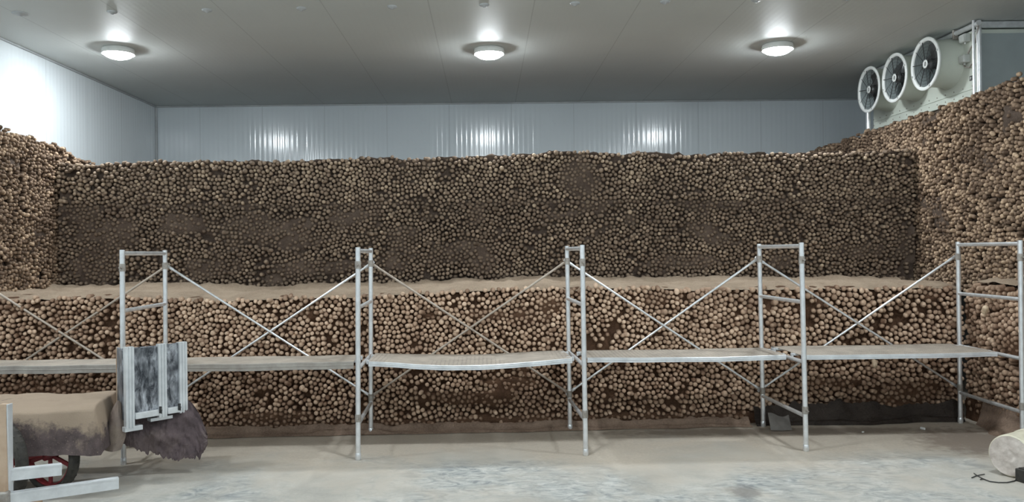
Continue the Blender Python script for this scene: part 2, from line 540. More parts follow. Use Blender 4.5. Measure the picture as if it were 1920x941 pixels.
# ------------------------------------------------------------------ yams
def pack(u0, u1, v0, vtop, rmin, rmax, dens=0.80, rscale=None, seed=1, iters=14):
    """irregular close packing of circles in the u,v strip; vtop is a function of u"""
    rng = np.random.default_rng(seed)
    rm = (rmin + rmax) / 2
    us = np.linspace(u0, u1, 60)
    vmax = max(vtop(u) for u in us) + 0.01
    n = int((u1 - u0) * (vmax - v0) * dens / (PI * rm * rm * 1.03))
    P = np.column_stack([rng.uniform(u0, u1, n), rng.uniform(v0, vmax, n)])
    R = rng.triangular(rmin, rm * 0.98, rmax, n)
    big = rng.random(n) < 0.05
    R[big] *= 1.25
    if rscale is not None:
        k = np.array([rscale(u) for u in P[:, 0]])
        R *= k
        sel = rng.random(n) < 1 / k ** 2
        P, R = P[sel], R[sel]
        n = len(P)
    for it in range(iters):
        kd = kdtree.KDTree(n)
        for i in range(n):
            kd.insert((P[i, 0], P[i, 1], 0), i)
        kd.balance()
        I, J = [], []
        for i in range(n):
            for _, j, d in kd.find_range((P[i, 0], P[i, 1], 0), R[i] + rmax * 1.3):
                if j > i:
                    I.append(i)
                    J.append(j)
        I, J = np.array(I), np.array(J)
        for sub in range(4):
            D = P[I] - P[J]
            L = np.sqrt((D * D).sum(1)) + 1e-6
            ov = np.maximum(0, R[I] + R[J] - L)
            sh = D / L[:, None] * (ov * 0.45)[:, None]
            S = np.zeros_like(P)
            np.add.at(S, I, sh)
            np.add.at(S, J, -sh)
            ln = np.sqrt((S * S).sum(1)) + 1e-9
            S *= np.minimum(1, rm * 0.5 / ln)[:, None]
            P += S
            P[:, 0] = np.clip(P[:, 0], u0, u1)
            P[:, 1] = np.clip(P[:, 1], v0, vmax)
    ok = np.array([P[i, 1] < vtop(P[i, 0]) - R[i] * 0.5 for i in range(n)])
    return P[ok], R[ok] * 0.94


SEG = 9
PROF = [(0.05, 0.42), (0.26, 0.80), (0.68, 0.99), (2.6, 1.03)]


def yam_arrays(C, Nn, R, seed, tint, seg=SEG, prof=PROF):
    """C tips (n,3), Nn outward directions (n,3), R radii -> vertex, face arrays and a tint per vertex"""
    rng = np.random.default_rng(seed)
    n = len(C)
    up = np.tile(np.array([0.0, 0.0, 1.0]), (n, 1))
    A = np.cross(Nn, up)
    A /= np.linalg.norm(A, axis=1)[:, None]
    B = np.cross(A, Nn)
    th = rng.uniform(0, 2 * PI, n)
    A, B = A * np.cos(th)[:, None] + B * np.sin(th)[:, None], B * np.cos(th)[:, None] - A * np.sin(th)[:, None]
    el = rng.uniform(0.84, 1.0, n)
    dome = rng.uniform(0.55, 1.35, n)
    off = rng.normal(0, 0.13, (n, 2)) * R[:, None]
    nv = 1 + len(prof) * seg
    V = np.zeros((n, nv, 3))
    V[:, 0] = C + A * off[:, :1] + B * off[:, 1:]
    ang = np.arange(seg) * 2 * PI / seg
    for k, (d, rr) in enumerate(prof):
        wob = 1 + rng.normal(0, 0.05, (n, seg))
        ca = np.cos(ang)[None, :] * wob * rr * R[:, None]
        sa = np.sin(ang)[None, :] * wob * rr * (R * el)[:, None]
        dd = d * R * (dome if d < 1 else 1)
        ctr = C - Nn * dd[:, None] + (A * off[:, :1] + B * off[:, 1:]) * max(0, 0.8 - rr)
        V[:, 1 + k * seg:1 + (k + 1) * seg] = ctr[:, None, :] + A[:, None, :] * ca[..., None] + B[:, None, :] * sa[..., None]
    fc = []
    for k in range(seg):
        fc.append((0, 1 + k, 1 + (k + 1) % seg, -1))
    for q in range(len(prof) - 1):
        for k in range(seg):
            k2 = (k + 1) % seg
            fc.append((1 + q * seg + k, 1 + (q + 1) * seg + k, 1 + (q + 1) * seg + k2, 1 + q * seg + k2))
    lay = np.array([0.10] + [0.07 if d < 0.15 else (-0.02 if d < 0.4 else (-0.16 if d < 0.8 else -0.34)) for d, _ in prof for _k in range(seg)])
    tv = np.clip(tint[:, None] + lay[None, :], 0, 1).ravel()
    return V.reshape(-1, 3), fc, nv, tv


def mesh_with_yams(name, core, V, fc, nv, tv, mats):
    """one mesh: the packed soil core (material 1) and all the yam ends (material 0)"""
    n = len(V) // nv
    tri = np.array([f[:3] for f in fc if f[3] == -1])
    quad = np.array([f for f in fc if f[3] != -1])
    offs = (np.arange(n) * nv)[:, None, None]
    T3 = (tri[None] + offs).reshape(-1, 3)
    Q4 = (quad[None] + offs).reshape(-1, 4)
    cv = np.array(core.v)
    cf = np.array(core.f) + len(V)
    Q = np.vstack([Q4, cf])
    verts = np.vstack([V, cv])
    me = bpy.data.meshes.new(name)
    me.vertices.add(len(verts))
    me.vertices.foreach_set('co', verts.astype(np.float32).ravel())
    nl = T3.size + Q.size
    me.loops.add(nl)
    me.loops.foreach_set('vertex_index', np.concatenate([T3.ravel(), Q.ravel()]).astype(np.int32))
    npoly = len(T3) + len(Q)
    me.polygons.add(npoly)
    st = np.concatenate([np.arange(len(T3)) * 3, T3.size + np.arange(len(Q)) * 4]).astype(np.int32)
    me.polygons.foreach_set('loop_start', st)
    mi = np.zeros(npoly, dtype=np.int32)
    mi[len(T3) + len(Q4):] = core.m
    me.polygons.foreach_set('material_index', mi)
    me.polygons.foreach_set('use_smooth', np.ones(npoly, dtype=bool))
    for m_ in mats:
        me.materials.append(m_)
    a = me.attributes.new('tint', 'FLOAT', 'POINT')
    a.data.foreach_set('value', np.concatenate([tv, np.full(len(cv), 0.5)]).astype(np.float32))
    me.update(calc_edges=True)
    me.validate()
    o = bpy.data.objects.new(name, me)
    COL.objects.link(o)
    return o


def fbm(x, y, z=0.0, o=4):
    return noise.fractal(Vector((x, y, z)), 1.0, 2.0, o)


class Face:
    """a stack face: origin + u*du (horizontal) + v*up, with outward normal n; recess > 0 pushes into the stack"""

    def __init__(self, o, du, n):
        self.o, self.du, self.n = np.array(o, float), np.array(du, float), np.array(n, float)

    def P(self, u, v, out=0.0):
        w = self.o + self.du * u + self.n * out
        return np.array([w[0], w[1], w[2] + v])


def build_stack(name, face, u0, u1, v0, vtop, depth, rmin, rmax, seed, mats, patch, tintf, label, cat, rscale=None, split=None, res=0.035, vcore=0.0, keep=None, group=None, cap=0.0, spread=0.18):
    P, R = pack(u0 + 0.02, u1 - 0.02, v0, vtop, rmin, rmax, seed=seed, rscale=rscale)
    rng = np.random.default_rng(seed + 50)
    n = len(P)
    C, Nn, tint, K = np.zeros((n, 3)), np.zeros((n, 3)), np.zeros(n), np.ones(n, bool)
    for i in range(n):
        u, v = P[i]
        pt = patch(u, v)
        out = rng.normal(0, 0.011) + 0.02 * fbm(u * 1.3, v * 1.3, seed) - 0.006 * pt
        C[i] = face.P(u, v, out)
        w = face.n + face.du * rng.normal(0, 0.13) + np.array([0, 0, rng.normal(0.0, 0.13)])
        Nn[i] = w / np.linalg.norm(w)
        tint[i] = np.clip((tintf(u, v) + rng.normal(0, spread)) * (1 - 0.62 * pt), 0, 1)
        if keep is not None and not keep(u, v):
            K[i] = False
    # some yams lie askew and show their side
    ask = rng.random(n) < 0.05
    for i in np.nonzero(ask)[0]:
        w = Nn[i] + face.du * rng.choice([-1, 1]) * rng.uniform(0.6, 1.4) + np.array([0, 0, rng.uniform(-0.3, 0.3)])
        Nn[i] = w / np.linalg.norm(w)
    P, R, C, Nn, tint = P[K], R[K], C[K], Nn[K], tint[K]
    picked = np.zeros(len(P), bool)
    if split is not None:
        picked = np.array([split(C[i]) for i in range(len(P))])
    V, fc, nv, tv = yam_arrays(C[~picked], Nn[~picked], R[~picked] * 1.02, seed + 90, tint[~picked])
    # soil core: front face, rounded shoulder, top
    core = MB()
    nu = int((u1 - u0) / res)
    sv = [('f', vcore + (1 - vcore) * k / 60.0) for k in range(61)] + [('t', k / 14.0) for k in range(1, 15)] + [('b', 1.0)]

    def cp(a, j):
        u = u0 + (u1 - u0) * a
        kind, s = sv[j]
        top = vtop(u) - 0.012 + (0.02 + 0.015 * cap) * fbm(u * 5, 3.1, seed) + 0.012 * cap * fbm(u * 17, 3.1, seed + 1)
        if kind == 'f':
            v = top * s if vcore == 0 else v0 - 0.06 + (top - v0 + 0.06) * (j / 60.0)
            pt = patch(u, v)
            edge = max(0.0, (v - (top - 0.06)) / 0.06)
            out = -0.068 + 0.012 * fbm(u * 9, v * 9, seed + 2) + (0.047 + 0.014 * fbm(u * 14, v * 14, seed + 3)) * pt + cap * 0.05 * edge * (0.7 + 0.5 * fbm(u * 6, 1.0, seed)) - (1 - cap) * 0.05 * edge * edge
            return face.P(u, v, out)
        if kind == 't':
            dp = depth(u) if callable(depth) else depth
            o0 = -0.112 + 0.085 * cap
            out = o0 - (dp + o0) * s
            w = face.P(u, top + 0.03 * fbm(u * 2.2, out * 2.2, seed + 5) * (1 - s) * min(1, s * 6), out)
            return w
        return face.P(u, v0 - 0.06 if vcore else 0.0, -(depth(u) if callable(depth) else depth))
    core_pts = [cp(i / nu, j) for j in range(len(sv)) for i in range(nu + 1)]
    W = nu + 1
    faces = [(j * W + i, j * W + i + 1, (j + 1) * W + i + 1, (j + 1) * W + i) for j in range(len(sv) - 1) for i in range(nu)]
    core.add(core_pts, faces, 1, True)
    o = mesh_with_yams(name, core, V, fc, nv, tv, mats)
    tag(o, label, cat, group, 'stuff')
    return o, (C[picked], Nn[picked], R[picked], tint[picked])


def blob(px, py, Y, rx, ry):
    q = at(px, py, Y)
    return q.x, q.z, rx * Y / F, ry * Y / F


def blobs_val(bl, u, v, jag, seed):
    s = 0.0
    for cx, cz, rx, rz in bl:
        d = math.hypot((u - cx) / rx, (v - cz) / rz) + jag * fbm(u * 4, v * 4, seed)
        s = max(s, min(1.0, max(0.0, (1.15 - d) / 0.35)))
    return s


def lerp_table(tab):
    xs, ys = [a for a, _ in tab], [b_ for _, b_ in tab]
    return lambda x: float(np.interp(x, xs, ys))


# --- tall back stack
yb = lambda x: 8.8 + 0.02 * x
prof_px = [(100, 302), (180, 306), (240, 302), (330, 300), (430, 300), (560, 300), (640, 295), (700, 293), (800, 296), (880, 290), (1000, 286), (1040, 280), (1120, 284), (1220, 284), (1340, 286), (1500, 284), (1640, 283), (1725, 278)]
tab = []
for px, py in prof_px:
    Y = 8.8
    for _ in range(3):
        q = at(px, py, Y)
        Y = yb(q.x)
    tab.append((q.x, q.z))
btop0 = lerp_table(tab)
btop = lambda u: btop0(u) + 0.012 * fbm(u * 6, 1.7, 3)
bbl = [blob(1090, 335, 8.8, 38, 36), blob(195, 430, 8.7, 60, 30), blob(175, 500, 8.7, 55, 40), blob(150, 400, 8.7, 30, 20), blob(480, 425, 8.75, 60, 28), blob(350, 420, 8.75, 55, 22),
       blob(600, 500, 8.8, 90, 16), blob(560, 420, 8.8, 50, 14), blob(1300, 490, 8.85, 80, 14), blob(860, 470, 8.8, 60, 16), blob(400, 500, 8.75, 60, 22), blob(760, 440, 8.8, 40, 16), blob(1620, 470, 8.85, 60, 16)]


def back_patch(u, v):
    g = max(0.0, min(1.0, (fbm(u * 1.6, v * 3.0, 7.7) - 0.22) / 0.15)) * (0.9 if v < 2.2 else 0.3)
    seam = 0.8 if abs(v - (2.19 + 0.01 * fbm(u * 3, 0, 4))) < 0.022 else 0
    return max(blobs_val(bbl, u, v, 0.35, 5.0), g, seam)


def back_tint(u, v):
    t = 0.50 if v > 2.2 else 0.33
    t += 0.14 * fbm(u * 0.9, v * 1.2, 31)
    return t


face_b = Face((0, 8.8, 0), (1, 0.02, 0), (0.02, -1, 0))
build_stack('yam_stack', face_b, -4.67, 4.78, 1.22, btop, 3.1, 0.0195, 0.0265, 21, [M['yam_back'], M['soil_dark']], back_patch, back_tint,
            'tall dark wall of soiled yam ends along the far side below the white wall panels', 'stacked yams', vcore=0.01, cap=1.0)

# --- left pile (faces right)
ltab = lerp_table([(6.0, 2.98), (7.6, 2.93), (8.1, 2.90), (8.75, 2.885), (9.2, 2.80), (9.55, 2.775), (10.2, 2.70), (12.1, 2.62)])
ltop = lambda y: ltab(y) + 0.02 * fbm(y * 5, 8.0, 2) + (0.02 if int(y * 3.1) % 2 else 0)
face_l = Face((-4.69, 0, 0), (0, 1, 0), (1, 0, 0))
side_patch = lambda u, v: max(0.0, min(1.0, (fbm(u * 2.2, v * 2.2, 17.0) - 0.28) / 0.15))
build_stack('yam_stack', face_l, 6.9, 12.1, 1.22, ltop, 0.32, 0.0165, 0.0245, 33, [M['yam_side'], M['soil_dark']], side_patch, lambda u, v: 0.45 + 0.15 * fbm(u, v, 5),
            'stacked yams against the left wall, stepping down toward the far corner', 'stacked yams', vcore=0.01, spread=0.27,
            keep=lambda u, v: u < 8.85 or v > 2.3)

# --- right pile (faces left), highest, under the air cooler
rtab = lerp_table([(5.9, 3.22), (7.0, 3.22), (7.3, 3.20), (7.7, 3.165), (8.1, 3.145), (8.6, 3.14), (9.2, 3.13), (10.0, 3.13), (11.0, 3.12), (11.6, 3.11), (12.1, 3.10)])
rtop = lambda y: rtab(y) + 0.03 * fbm(y * 4, 5.0, 2)
face_r = Face((4.80, 0, 0), (0, 1, 0), (-1, 0, 0))
build_stack('yam_stack', face_r, 5.9, 12.1, 1.22, rtop, 1.15, 0.0165, 0.026, 44, [M['yam_side'], M['soil_dark']], side_patch, lambda u, v: 0.50 + 0.15 * fbm(u, v, 9),
            'highest bank of stacked yams along the right wall beneath the air cooler', 'stacked yams', vcore=0.01, spread=0.27,
            keep=lambda u, v: u < 9.05 or v > 2.35)

# --- front bench
yf = lambda x: 7.47 + 0.048 * x
XW = 4.59                                        # where its right wing turns toward the camera
fb_px = [(-60, 556), (0, 556), (100, 556), (200, 552), (330, 556), (420, 560), (560, 553), (660, 553), (740, 547), (830, 543), (950, 538), (1060, 536), (1150, 537), (1300, 538), (1440, 537), (1600, 536), (1720, 535), (1800, 536)]
tab = []
for px, py in fb_px:
    Y = 7.4
    for _ in range(4):
        q = at(px, py, Y)
        Y = yf(q.x)
    tab.append((q.x, q.z))
ftop0 = lerp_table(tab)
ftop = lambda u: ftop0(u) + 0.012 * fbm(u * 4, 9.1, 3)
fbl = [blob(880, 745, 7.5, 95, 16), blob(800, 590, 7.5, 18, 8), blob(920, 590, 7.5, 45, 12), blob(960, 720, 7.5, 60, 12), blob(520, 780, 7.4, 90, 10), blob(1650, 762, 7.6, 120, 16), blob(1560, 720, 7.6, 60, 10), blob(1740, 735, 7.6, 60, 22), blob(90, 730, 7.2, 100, 20)]


def front_patch(u, v):
    g = max(0.0, min(1.0, (fbm(u * 1.7, v * 2.2, 3.3) - 0.42) / 0.14)) * 0.8
    base = max(0.0, min(1.0, (0.13 - v) / 0.04))
    return max(blobs_val(fbl, u, v, 0.4, 9.0), g, base)


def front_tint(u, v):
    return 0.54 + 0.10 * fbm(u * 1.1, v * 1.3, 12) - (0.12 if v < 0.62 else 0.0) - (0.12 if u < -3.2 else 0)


def in_bay(c):
    px, py = pix(*c)
    return 1514 < px < 1790 and 500 < py < 655


nrm = Vector((0.048, -1, 0)).normalized()
face_f = Face((0, 7.47, 0), (1, 0.048, 0), tuple(nrm))
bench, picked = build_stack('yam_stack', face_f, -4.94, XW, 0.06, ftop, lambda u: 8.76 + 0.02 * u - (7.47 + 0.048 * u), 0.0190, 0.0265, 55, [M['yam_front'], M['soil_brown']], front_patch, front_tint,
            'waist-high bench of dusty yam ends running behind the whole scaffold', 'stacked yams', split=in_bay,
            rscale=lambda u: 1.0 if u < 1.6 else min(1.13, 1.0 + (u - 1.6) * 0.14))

wtop = lambda y: 1.30 + 0.02 * fbm(y * 4, 2.0, 6)
face_w = Face((XW + 0.0, 0, 0), (0, 1, 0), (-1, 0, 0))
build_stack('yam_stack', face_w, 5.6, 7.72, 0.10, wtop, 0.20, 0.021, 0.031, 66, [M['yam_front'], M['soil_brown']],
            lambda u, v: max(0.0, min(1.0, (fbm(u * 2, v * 2, 3.9) - 0.3) / 0.15, ), min(1.0, max(0.0, (0.25 - v) / 0.06))), lambda u, v: 0.46 + 0.12 * fbm(u, v, 2),
            'short low wing of yam ends behind the last scaffold frame at right', 'stacked yams')

# individually built yams: the bay over the right-hand plank
PC, PN, PR, PT = picked
protos = []
for k in range(10):
    Vv, fc, nv, tv = yam_arrays(np.zeros((1, 3)), np.array([[0.0, -1.0, 0.0]]), np.array([1.0]), 300 + k, np.array([0.30 + 0.055 * k]), 14,
                                [(0.03, 0.25), (0.10, 0.52), (0.26, 0.78), (0.5, 0.93), (0.85, 1.0), (1.9, 1.02), (2.1, 0.6)])
    me = bpy.data.meshes.new('yam')
    last = [1 + 6 * 14 + i for i in range(14)]
    me.from_pydata([tuple(p) for p in Vv], [], [tuple(f[:3]) if f[3] == -1 else tuple(f) for f in fc] + [tuple(last)])
    me.polygons.foreach_set('use_smooth', [True] * len(me.polygons))
    a = me.attributes.new('tint', 'FLOAT', 'POINT')
    a.data.foreach_set('value', tv.astype(np.float32))
    me.materials.append(M['yam_front'])
    me.update()
    protos.append(me)
order = np.argsort(PC[:, 0])
print('individual yams', len(order))
first = bpy.data.objects.new('yam', protos[0])
n_y = 0
for i in order:
    k = int(np.clip(round((PT[i] - 0.30) / 0.055), 0, 9))
    k = min(9, max(0, k))
    o = first if n_y == 0 else first.copy()
    o.data = protos[k]
    COL.objects.link(o)
    d = Vector(PN[i])
    o.rotation_mode = 'QUATERNION'
    o.rotation_quaternion = Vector((0, -1, 0)).rotation_difference(d)
    o.location = PC[i]
    o.scale = (PR[i], PR[i], PR[i])
    px, py = pix(*PC[i])
    fall = py - np.interp(px, [1436, 1797], [487, 722])          # below (+) or above (-) the falling brace
    rise = py - np.interp(px, [1436, 1797], [731, 485])
    gap = ('upper' if rise < 0 else 'right-hand') if fall < 0 else ('left-hand' if rise < 0 else 'lower')
    tag(o, 'brown yam end above the last plank, inside the %s gap of the crossed braces' % gap, 'yam', 'yam ends in the %s gap of the last braces' % gap)
    n_y += 1

# three yams that stand out
def lone_yam(px, py, Y, dirv, r, L, label, mat):
    q = at(px, py, Y)
    mb = MB()
    d = Vector(dirv).normalized()
    pts = [q + d * (t - 0.5) * L for t in (0, 0.04, 0.12, 0.3, 0.5, 0.7, 0.88, 0.96, 1.0)]
    rr = [0.15, 0.55, 0.85, 1.0, 1.02, 0.98, 0.82, 0.5, 0.15]
    seg = 14
    ref = Vector((0, -1, 0.2)) if abs(d.y) < 0.8 else Vector((0, 0, 1))
    A = d.cross(ref).normalized()
    B = d.cross(A)
    V = [p + A * (r * s * math.cos(2 * PI * k / seg)) + B * (r * s * math.sin(2 * PI * k / seg)) for p, s in zip(pts, rr) for k in range(seg)]
    Fc = [(i * seg + k, i * seg + (k + 1) % seg, (i + 1) * seg + (k + 1) % seg, (i + 1) * seg + k) for i in range(len(pts) - 1) for k in range(seg)]
    Fc += [tuple(reversed(range(seg))), tuple((len(pts) - 1) * seg + k for k in range(seg))]
    mb.add(V, Fc, 0, True)
    o = mb.build('yam', mat, origin=q)
    tag(o, label, 'yam')


lone_yam(1640, 682, 7.585, (0.1, -0.25, -1), 0.022, 0.085, 'pale peeled yam piece hanging out just below the right-hand plank', M['yam_pale'])
lone_yam(1847, 581, 7.10, (0.35, 0.8, -0.7), 0.026, 0.11, 'pale yam lying askew in the wing behind the last scaffold frame', M['yam_pale'])

# sandy soil on the bench top
mb = MB()


def sand_pt(a, t):
    u = -4.92 + (XW - 0.02 + 4.92) * a
    top = ftop(u)
    dep = 8.74 + 0.02 * u - (7.47 + 0.048 * u)
    q = t ** 1.6
    ragged = fbm(u * 11, 2.0, 4) * 0.5 + fbm(u * 3.1, 7.0, 4) * 0.6
    out = -0.028 - 0.022 * max(0, ragged) - (dep - 0.028) * q
    rise = 1 - math.exp(-q * dep / 0.10)
    lump = 0.030 * fbm(u * 2.4, out * 3, 8.2) + 0.016 * fbm(u * 9, out * 9, 2.2)
    z = top - 0.032 - 0.022 * ragged + rise * (0.048 + 0.022 * ragged) + lump * rise
    if t > 0.93:
        z += 0.04 * (t - 0.93) / 0.07
    return face_f.P(u, z, out)


mb.grid(420, 26, sand_pt)
o = mb.build('soil', M['soil_sand'])
tag(o, 'dry sandy soil layer on top of the waist-high yam bench', 'soil', None, 'stuff')
mb = MB()
mb.grid(50, 6, lambda a, t: Vector((XW + 0.07 + 0.20 * t, 5.65 + 2.0 * a, wtop(5.65 + 2.0 * a) + 0.015 + 0.05 * t + 0.02 * fbm(a * 9, t * 2, 3))))
o = mb.build('soil', M['soil_sand'])
tag(o, 'dry soil ledge on the short right wing behind the last frame', 'soil', None, 'stuff')

# soil spilled along the foot of the right wing
mb = MB()


def heap(a, t):
    y = 5.7 + 1.75 * a
    w = 0.34 * (0.7 + 0.5 * fbm(y * 2, 0.3, 1)) * (0.4 + 0.6 * math.sin(PI * min(1, a * 0.6 + 0.4)))
    x = XW + 0.03 - w * (1 - t)
    return Vector((x, y, max(0.0, 0.20 * t * t + 0.05 * t + 0.04 * t * fbm(x * 6, y * 6, 2)) - 0.002 * (1 - t)))


mb.grid(60, 12, heap)
o = mb.build('soil', M['film_brown'])
tag(o, 'crumbly soil spilled along the foot of the right wing', 'soil', None, 'stuff')

# ------------------------------------------------------------------ plastic film along the foot of the bench
def film(x0, x1, wid, hgt, mat, label, seed):
    mb = MB()

    def fp(a, t):
        x = x0 + (x1 - x0) * a
        yb_ = yf(x) - 0.03
        w = wid * (0.75 + 0.35 * fbm(x * 1.3, 0, seed))
        h = hgt * (0.85 + 0.4 * fbm(x * 1.1, 5, seed) + 0.28 * fbm(x * 4, 5, seed) + 0.15 * fbm(x * 13, 5, seed))
        # up the face at t = 1, folds toward the floor at t = 0
        fold = (0.022 + 0.05 * max(0, hgt - 0.1)) * math.sin(9 * t + 3 * fbm(x * 1.2, t, seed + 2)) * (1 - abs(2 * t - 1) ** 2)
        z = 0.004 + h * t ** 1.7 + max(-0.004, fold + 0.012 * fbm(x * 6, t * 4, seed + 4) * math.sin(PI * t))
        yo = (0.006 + 0.25 * max(0, hgt - 0.1)) * fbm(x * 3.5, t * 2.5, seed + 8) * math.sin(PI * min(1, 0.15 + t * 0.8))
        return Vector((x, yb_ - 0.016 - w * (1 - t) ** 1.2 - abs(yo), max(0.003, z)))
    mb.grid(int((x1 - x0) * 45), 16, fp)
    o = mb.build('plastic_sheet', mat)
    tag(o, label, 'plastic sheet')


film(-2.9, 2.45, 0.15, 0.085, M['film_brown'], 'brown dusty plastic sheet folded along the foot of the bench', 3.0)
film(2.5, 4.5, 0.14, 0.20, M['film_black'], 'black crumpled plastic sheet at the foot of the bench, right-hand bay', 6.0)

# ------------------------------------------------------------------ scaffold
SLOPE = 0.033
FX = [-4.75, -2.895, -1.045, 0.785, 2.59, 4.40]           # frames along the row
fy = lambda x: 6.44 + SLOPE * x
WID, HP = 0.92, 1.70
sd = Vector((1, SLOPE, 0)).normalized()                 # along the row
sn = Vector((-SLOPE, 1, 0)).normalized()                # from front post to back post
RP = 0.0205
frame_labels = ['galvanised scaffold frame past the left end of the yam bench', 'galvanised scaffold frame behind the metal-panelled bin',
                'galvanised scaffold frame at the left end of the sagging plank', 'galvanised scaffold frame at the right end of the sagging plank',
                'galvanised scaffold frame beside the grey paper scrap at the foot of the bench', 'galvanised scaffold frame next to the overturned bucket']
tilt = [0, -0.004, -0.010, 0.006, 0.012, 0.003]
RUNGS = [1.672, 1.215, 0.725, 0.285]
PZ = 0.725 + 0.018
fp_, bp_ = [], []
for i, x in enumerate(FX):
    f0 = Vector((x, fy(x), 0))
    b0 = f0 + sn * WID
    if i == 5:
        b0 += Vector((0.06, 0, 0))
    fp_.append(f0)
    bp_.append(b0)
    t = thing('scaffold_frame', f0, frame_labels[i], 'scaffold', 'door frames of the scaffold')
    lean = Vector((-tilt[i], 0, 0))
    tops = []
    for base, extra in ((f0, 0.0), (b0, 0.0)):
        mb = MB()
        top = base + lean * HP + Vector((0, 0, HP))
        mb.tube([base, top], RP, 14, caps=False)
        # open pipe mouth
        d = (top - base).normalized()
        Mx = Matrix.Translation(top) @ d.to_track_quat('Z', 'Y').to_matrix().to_4x4()
        mb.lathe([(RP, 0), (RP - 0.0035, 0.001), (RP - 0.0035, -0.08)], Mx, 14)
        Mx = Matrix.Translation(base) @ d.to_track_quat('Z', 'Y').to_matrix().to_4x4()
        mb.lathe([(0.001, 0.0005), (RP, 0.0005), (RP + 0.003, 0.004), (RP + 0.003, 0.05), (RP, 0.055)], Mx, 14)
        po = part(mb, 'post', M['pipe'], t)
        # lock pins that the braces hang on
        if base is b0 or True:
            for hz in (1.56, 0.335):
                pm = MB()
                c = base + lean * hz + Vector((0, 0, hz))
                out = sn if base is b0 else -sn
                pm.tube([c + out * 0.012, c + out * 0.06], 0.007, 8)
                pm.tube([c + Vector((0, 0, -0.03)), c + Vector((0, 0, 0.03))], RP + 0.004, 12)
                part(pm, 'lock_pin', M['rust'], po)
    for hz in RUNGS:
        mb = MB()
        a_ = f0 + lean * hz + Vector((0, 0, hz)) + sn * 0.012
        c_ = b0 + lean * hz + Vector((0, 0, hz)) - sn * 0.012
        mb.tube([a_, c_], 0.0175 if hz > 1.6 else 0.0165, 12)
        part(mb, 'rung', M['pipe'], t)

# crossing braces hung between the back posts
brace_notes = ['left of the panelled bin', 'right of the panelled bin', 'behind the sagging plank', 'right of the sagging plank', 'in the last bay on the right']
for i in range(5):
    a, c = bp_[i], bp_[i + 1]
    off = sn * 0.042
    for k, (za, zc) in enumerate(((1.56, 0.335), (0.335, 1.56))):
        mb = MB()
        p0 = a + off + sn * (0.014 * k) + Vector((-tilt[i] * za, 0, za))
        p1 = c + off + sn * (0.014 * k) + Vector((-tilt[i + 1] * zc, 0, zc))
        dd = (p1 - p0).normalized()
        mb.tube([p0 + dd * 0.03, p1 - dd * 0.03], 0.0105, 10)
        # flattened ends with the pin hole
        for e, s in ((p0, 1), (p1, -1)):
            mb.box(e + dd * s * 0.02, (0.10, 0.006, 0.026), Matrix.Rotation(math.atan2(dd.y, dd.x), 4, 'Z') @ Matrix.Rotation(-math.atan2(dd.z, math.hypot(dd.x, dd.y)), 4, 'Y'), bev=0.002)
        o = mb.build('brace', M['pipe_dusty'] if i in (0, 2) else M['pipe'], origin=p0)
        tag(o, 'slim steel brace %s from left to right, %s' % ('falling' if k == 0 else 'rising', brace_notes[i]), 'brace', 'crossing braces of the scaffold')

# planks on the third rungs
def plank(i, x0, x1, front, back, sag, label, thick=0.05, zoff=0.0):
    """steel deck with folded lips and end hooks; front/back = distance from the front post line"""
    z0 = PZ + 0.012 + zoff
    base = Vector((0, 0, 0))
    P_ = lambda x, d, z: Vector((x, fy(x), 0)) + sn * d + Vector((0, 0, z))
    t = thing('plank', P_((x0 + x1) / 2, (front + back) / 2, z0 - thick), label, 'plank', 'planks laid on the scaffold rungs')
    ln = x1 - x0
    sg = lambda a, b_: -sag * math.sin(PI * a) ** 1.3 * (0.55 + 0.45 * (1 - b_))
    mb = MB()
    nu, nv = 44, 10
    wob = lambda a, b_: 0.004 * fbm(a * 5 + i * 3, b_ * 2, 6.6)
    top = lambda a, b_: P_(x0 + ln * a, front + (back - front) * b_, z0 + sg(a, b_) + wob(a, b_))
    mb.grid(nu, nv, top)
    mb.grid(nu, nv, lambda a, b_: top(1 - a, b_) - Vector((0, 0, 0.004)))
    part(mb, 'deck', M['deck'], t)
    for nm, b_, s in (('lip', 0.0, -1), ('lip', 1.0, 1)):
        mb = MB()
        e = sn * s
        prof = [(0.0, 0.0), (0.006, -0.003), (0.006, -thick * 0.45), (0.009, -thick * 0.5), (0.006, -thick * 0.55), (0.006, -thick), (-0.02, -thick), (-0.02, -thick + 0.003), (0.002, -thick + 0.004), (0.002, -0.004)]
        npf = len(prof)
        V = []
        for k in range(nu + 1):
            q = top(k / nu, b_)
            V += [q + e * o_ + Vector((0, 0, h_)) for o_, h_ in prof]
        Fc = [(k * npf + j, k * npf + j + 1, (k + 1) * npf + j + 1, (k + 1) * npf + j) for k in range(nu) for j in range(npf - 1)]
        mb.add(V, Fc, 0, False)
        part(mb, nm, M['lip_dusty'] if i < 2 else M['alu'], t)
    for xe, s in ((x0, 1), (x1, -1)):
        for b_ in (0.2, 0.8):
            mb = MB()
            q = P_(xe, front + (back - front) * b_, z0)
            mb.box(q + sd * (s * 0.01) + Vector((0, 0, -0.010)), (0.05, 0.045, 0.018), math.atan2(sd.y, sd.x), bev=0.003)
            mb.box(q - sd * (s * 0.022) + Vector((0, 0, -0.018)), (0.012, 0.04, 0.036), math.atan2(sd.y, sd.x), bev=0.003)
            part(mb, 'hook', M['alu'], t)
    return t


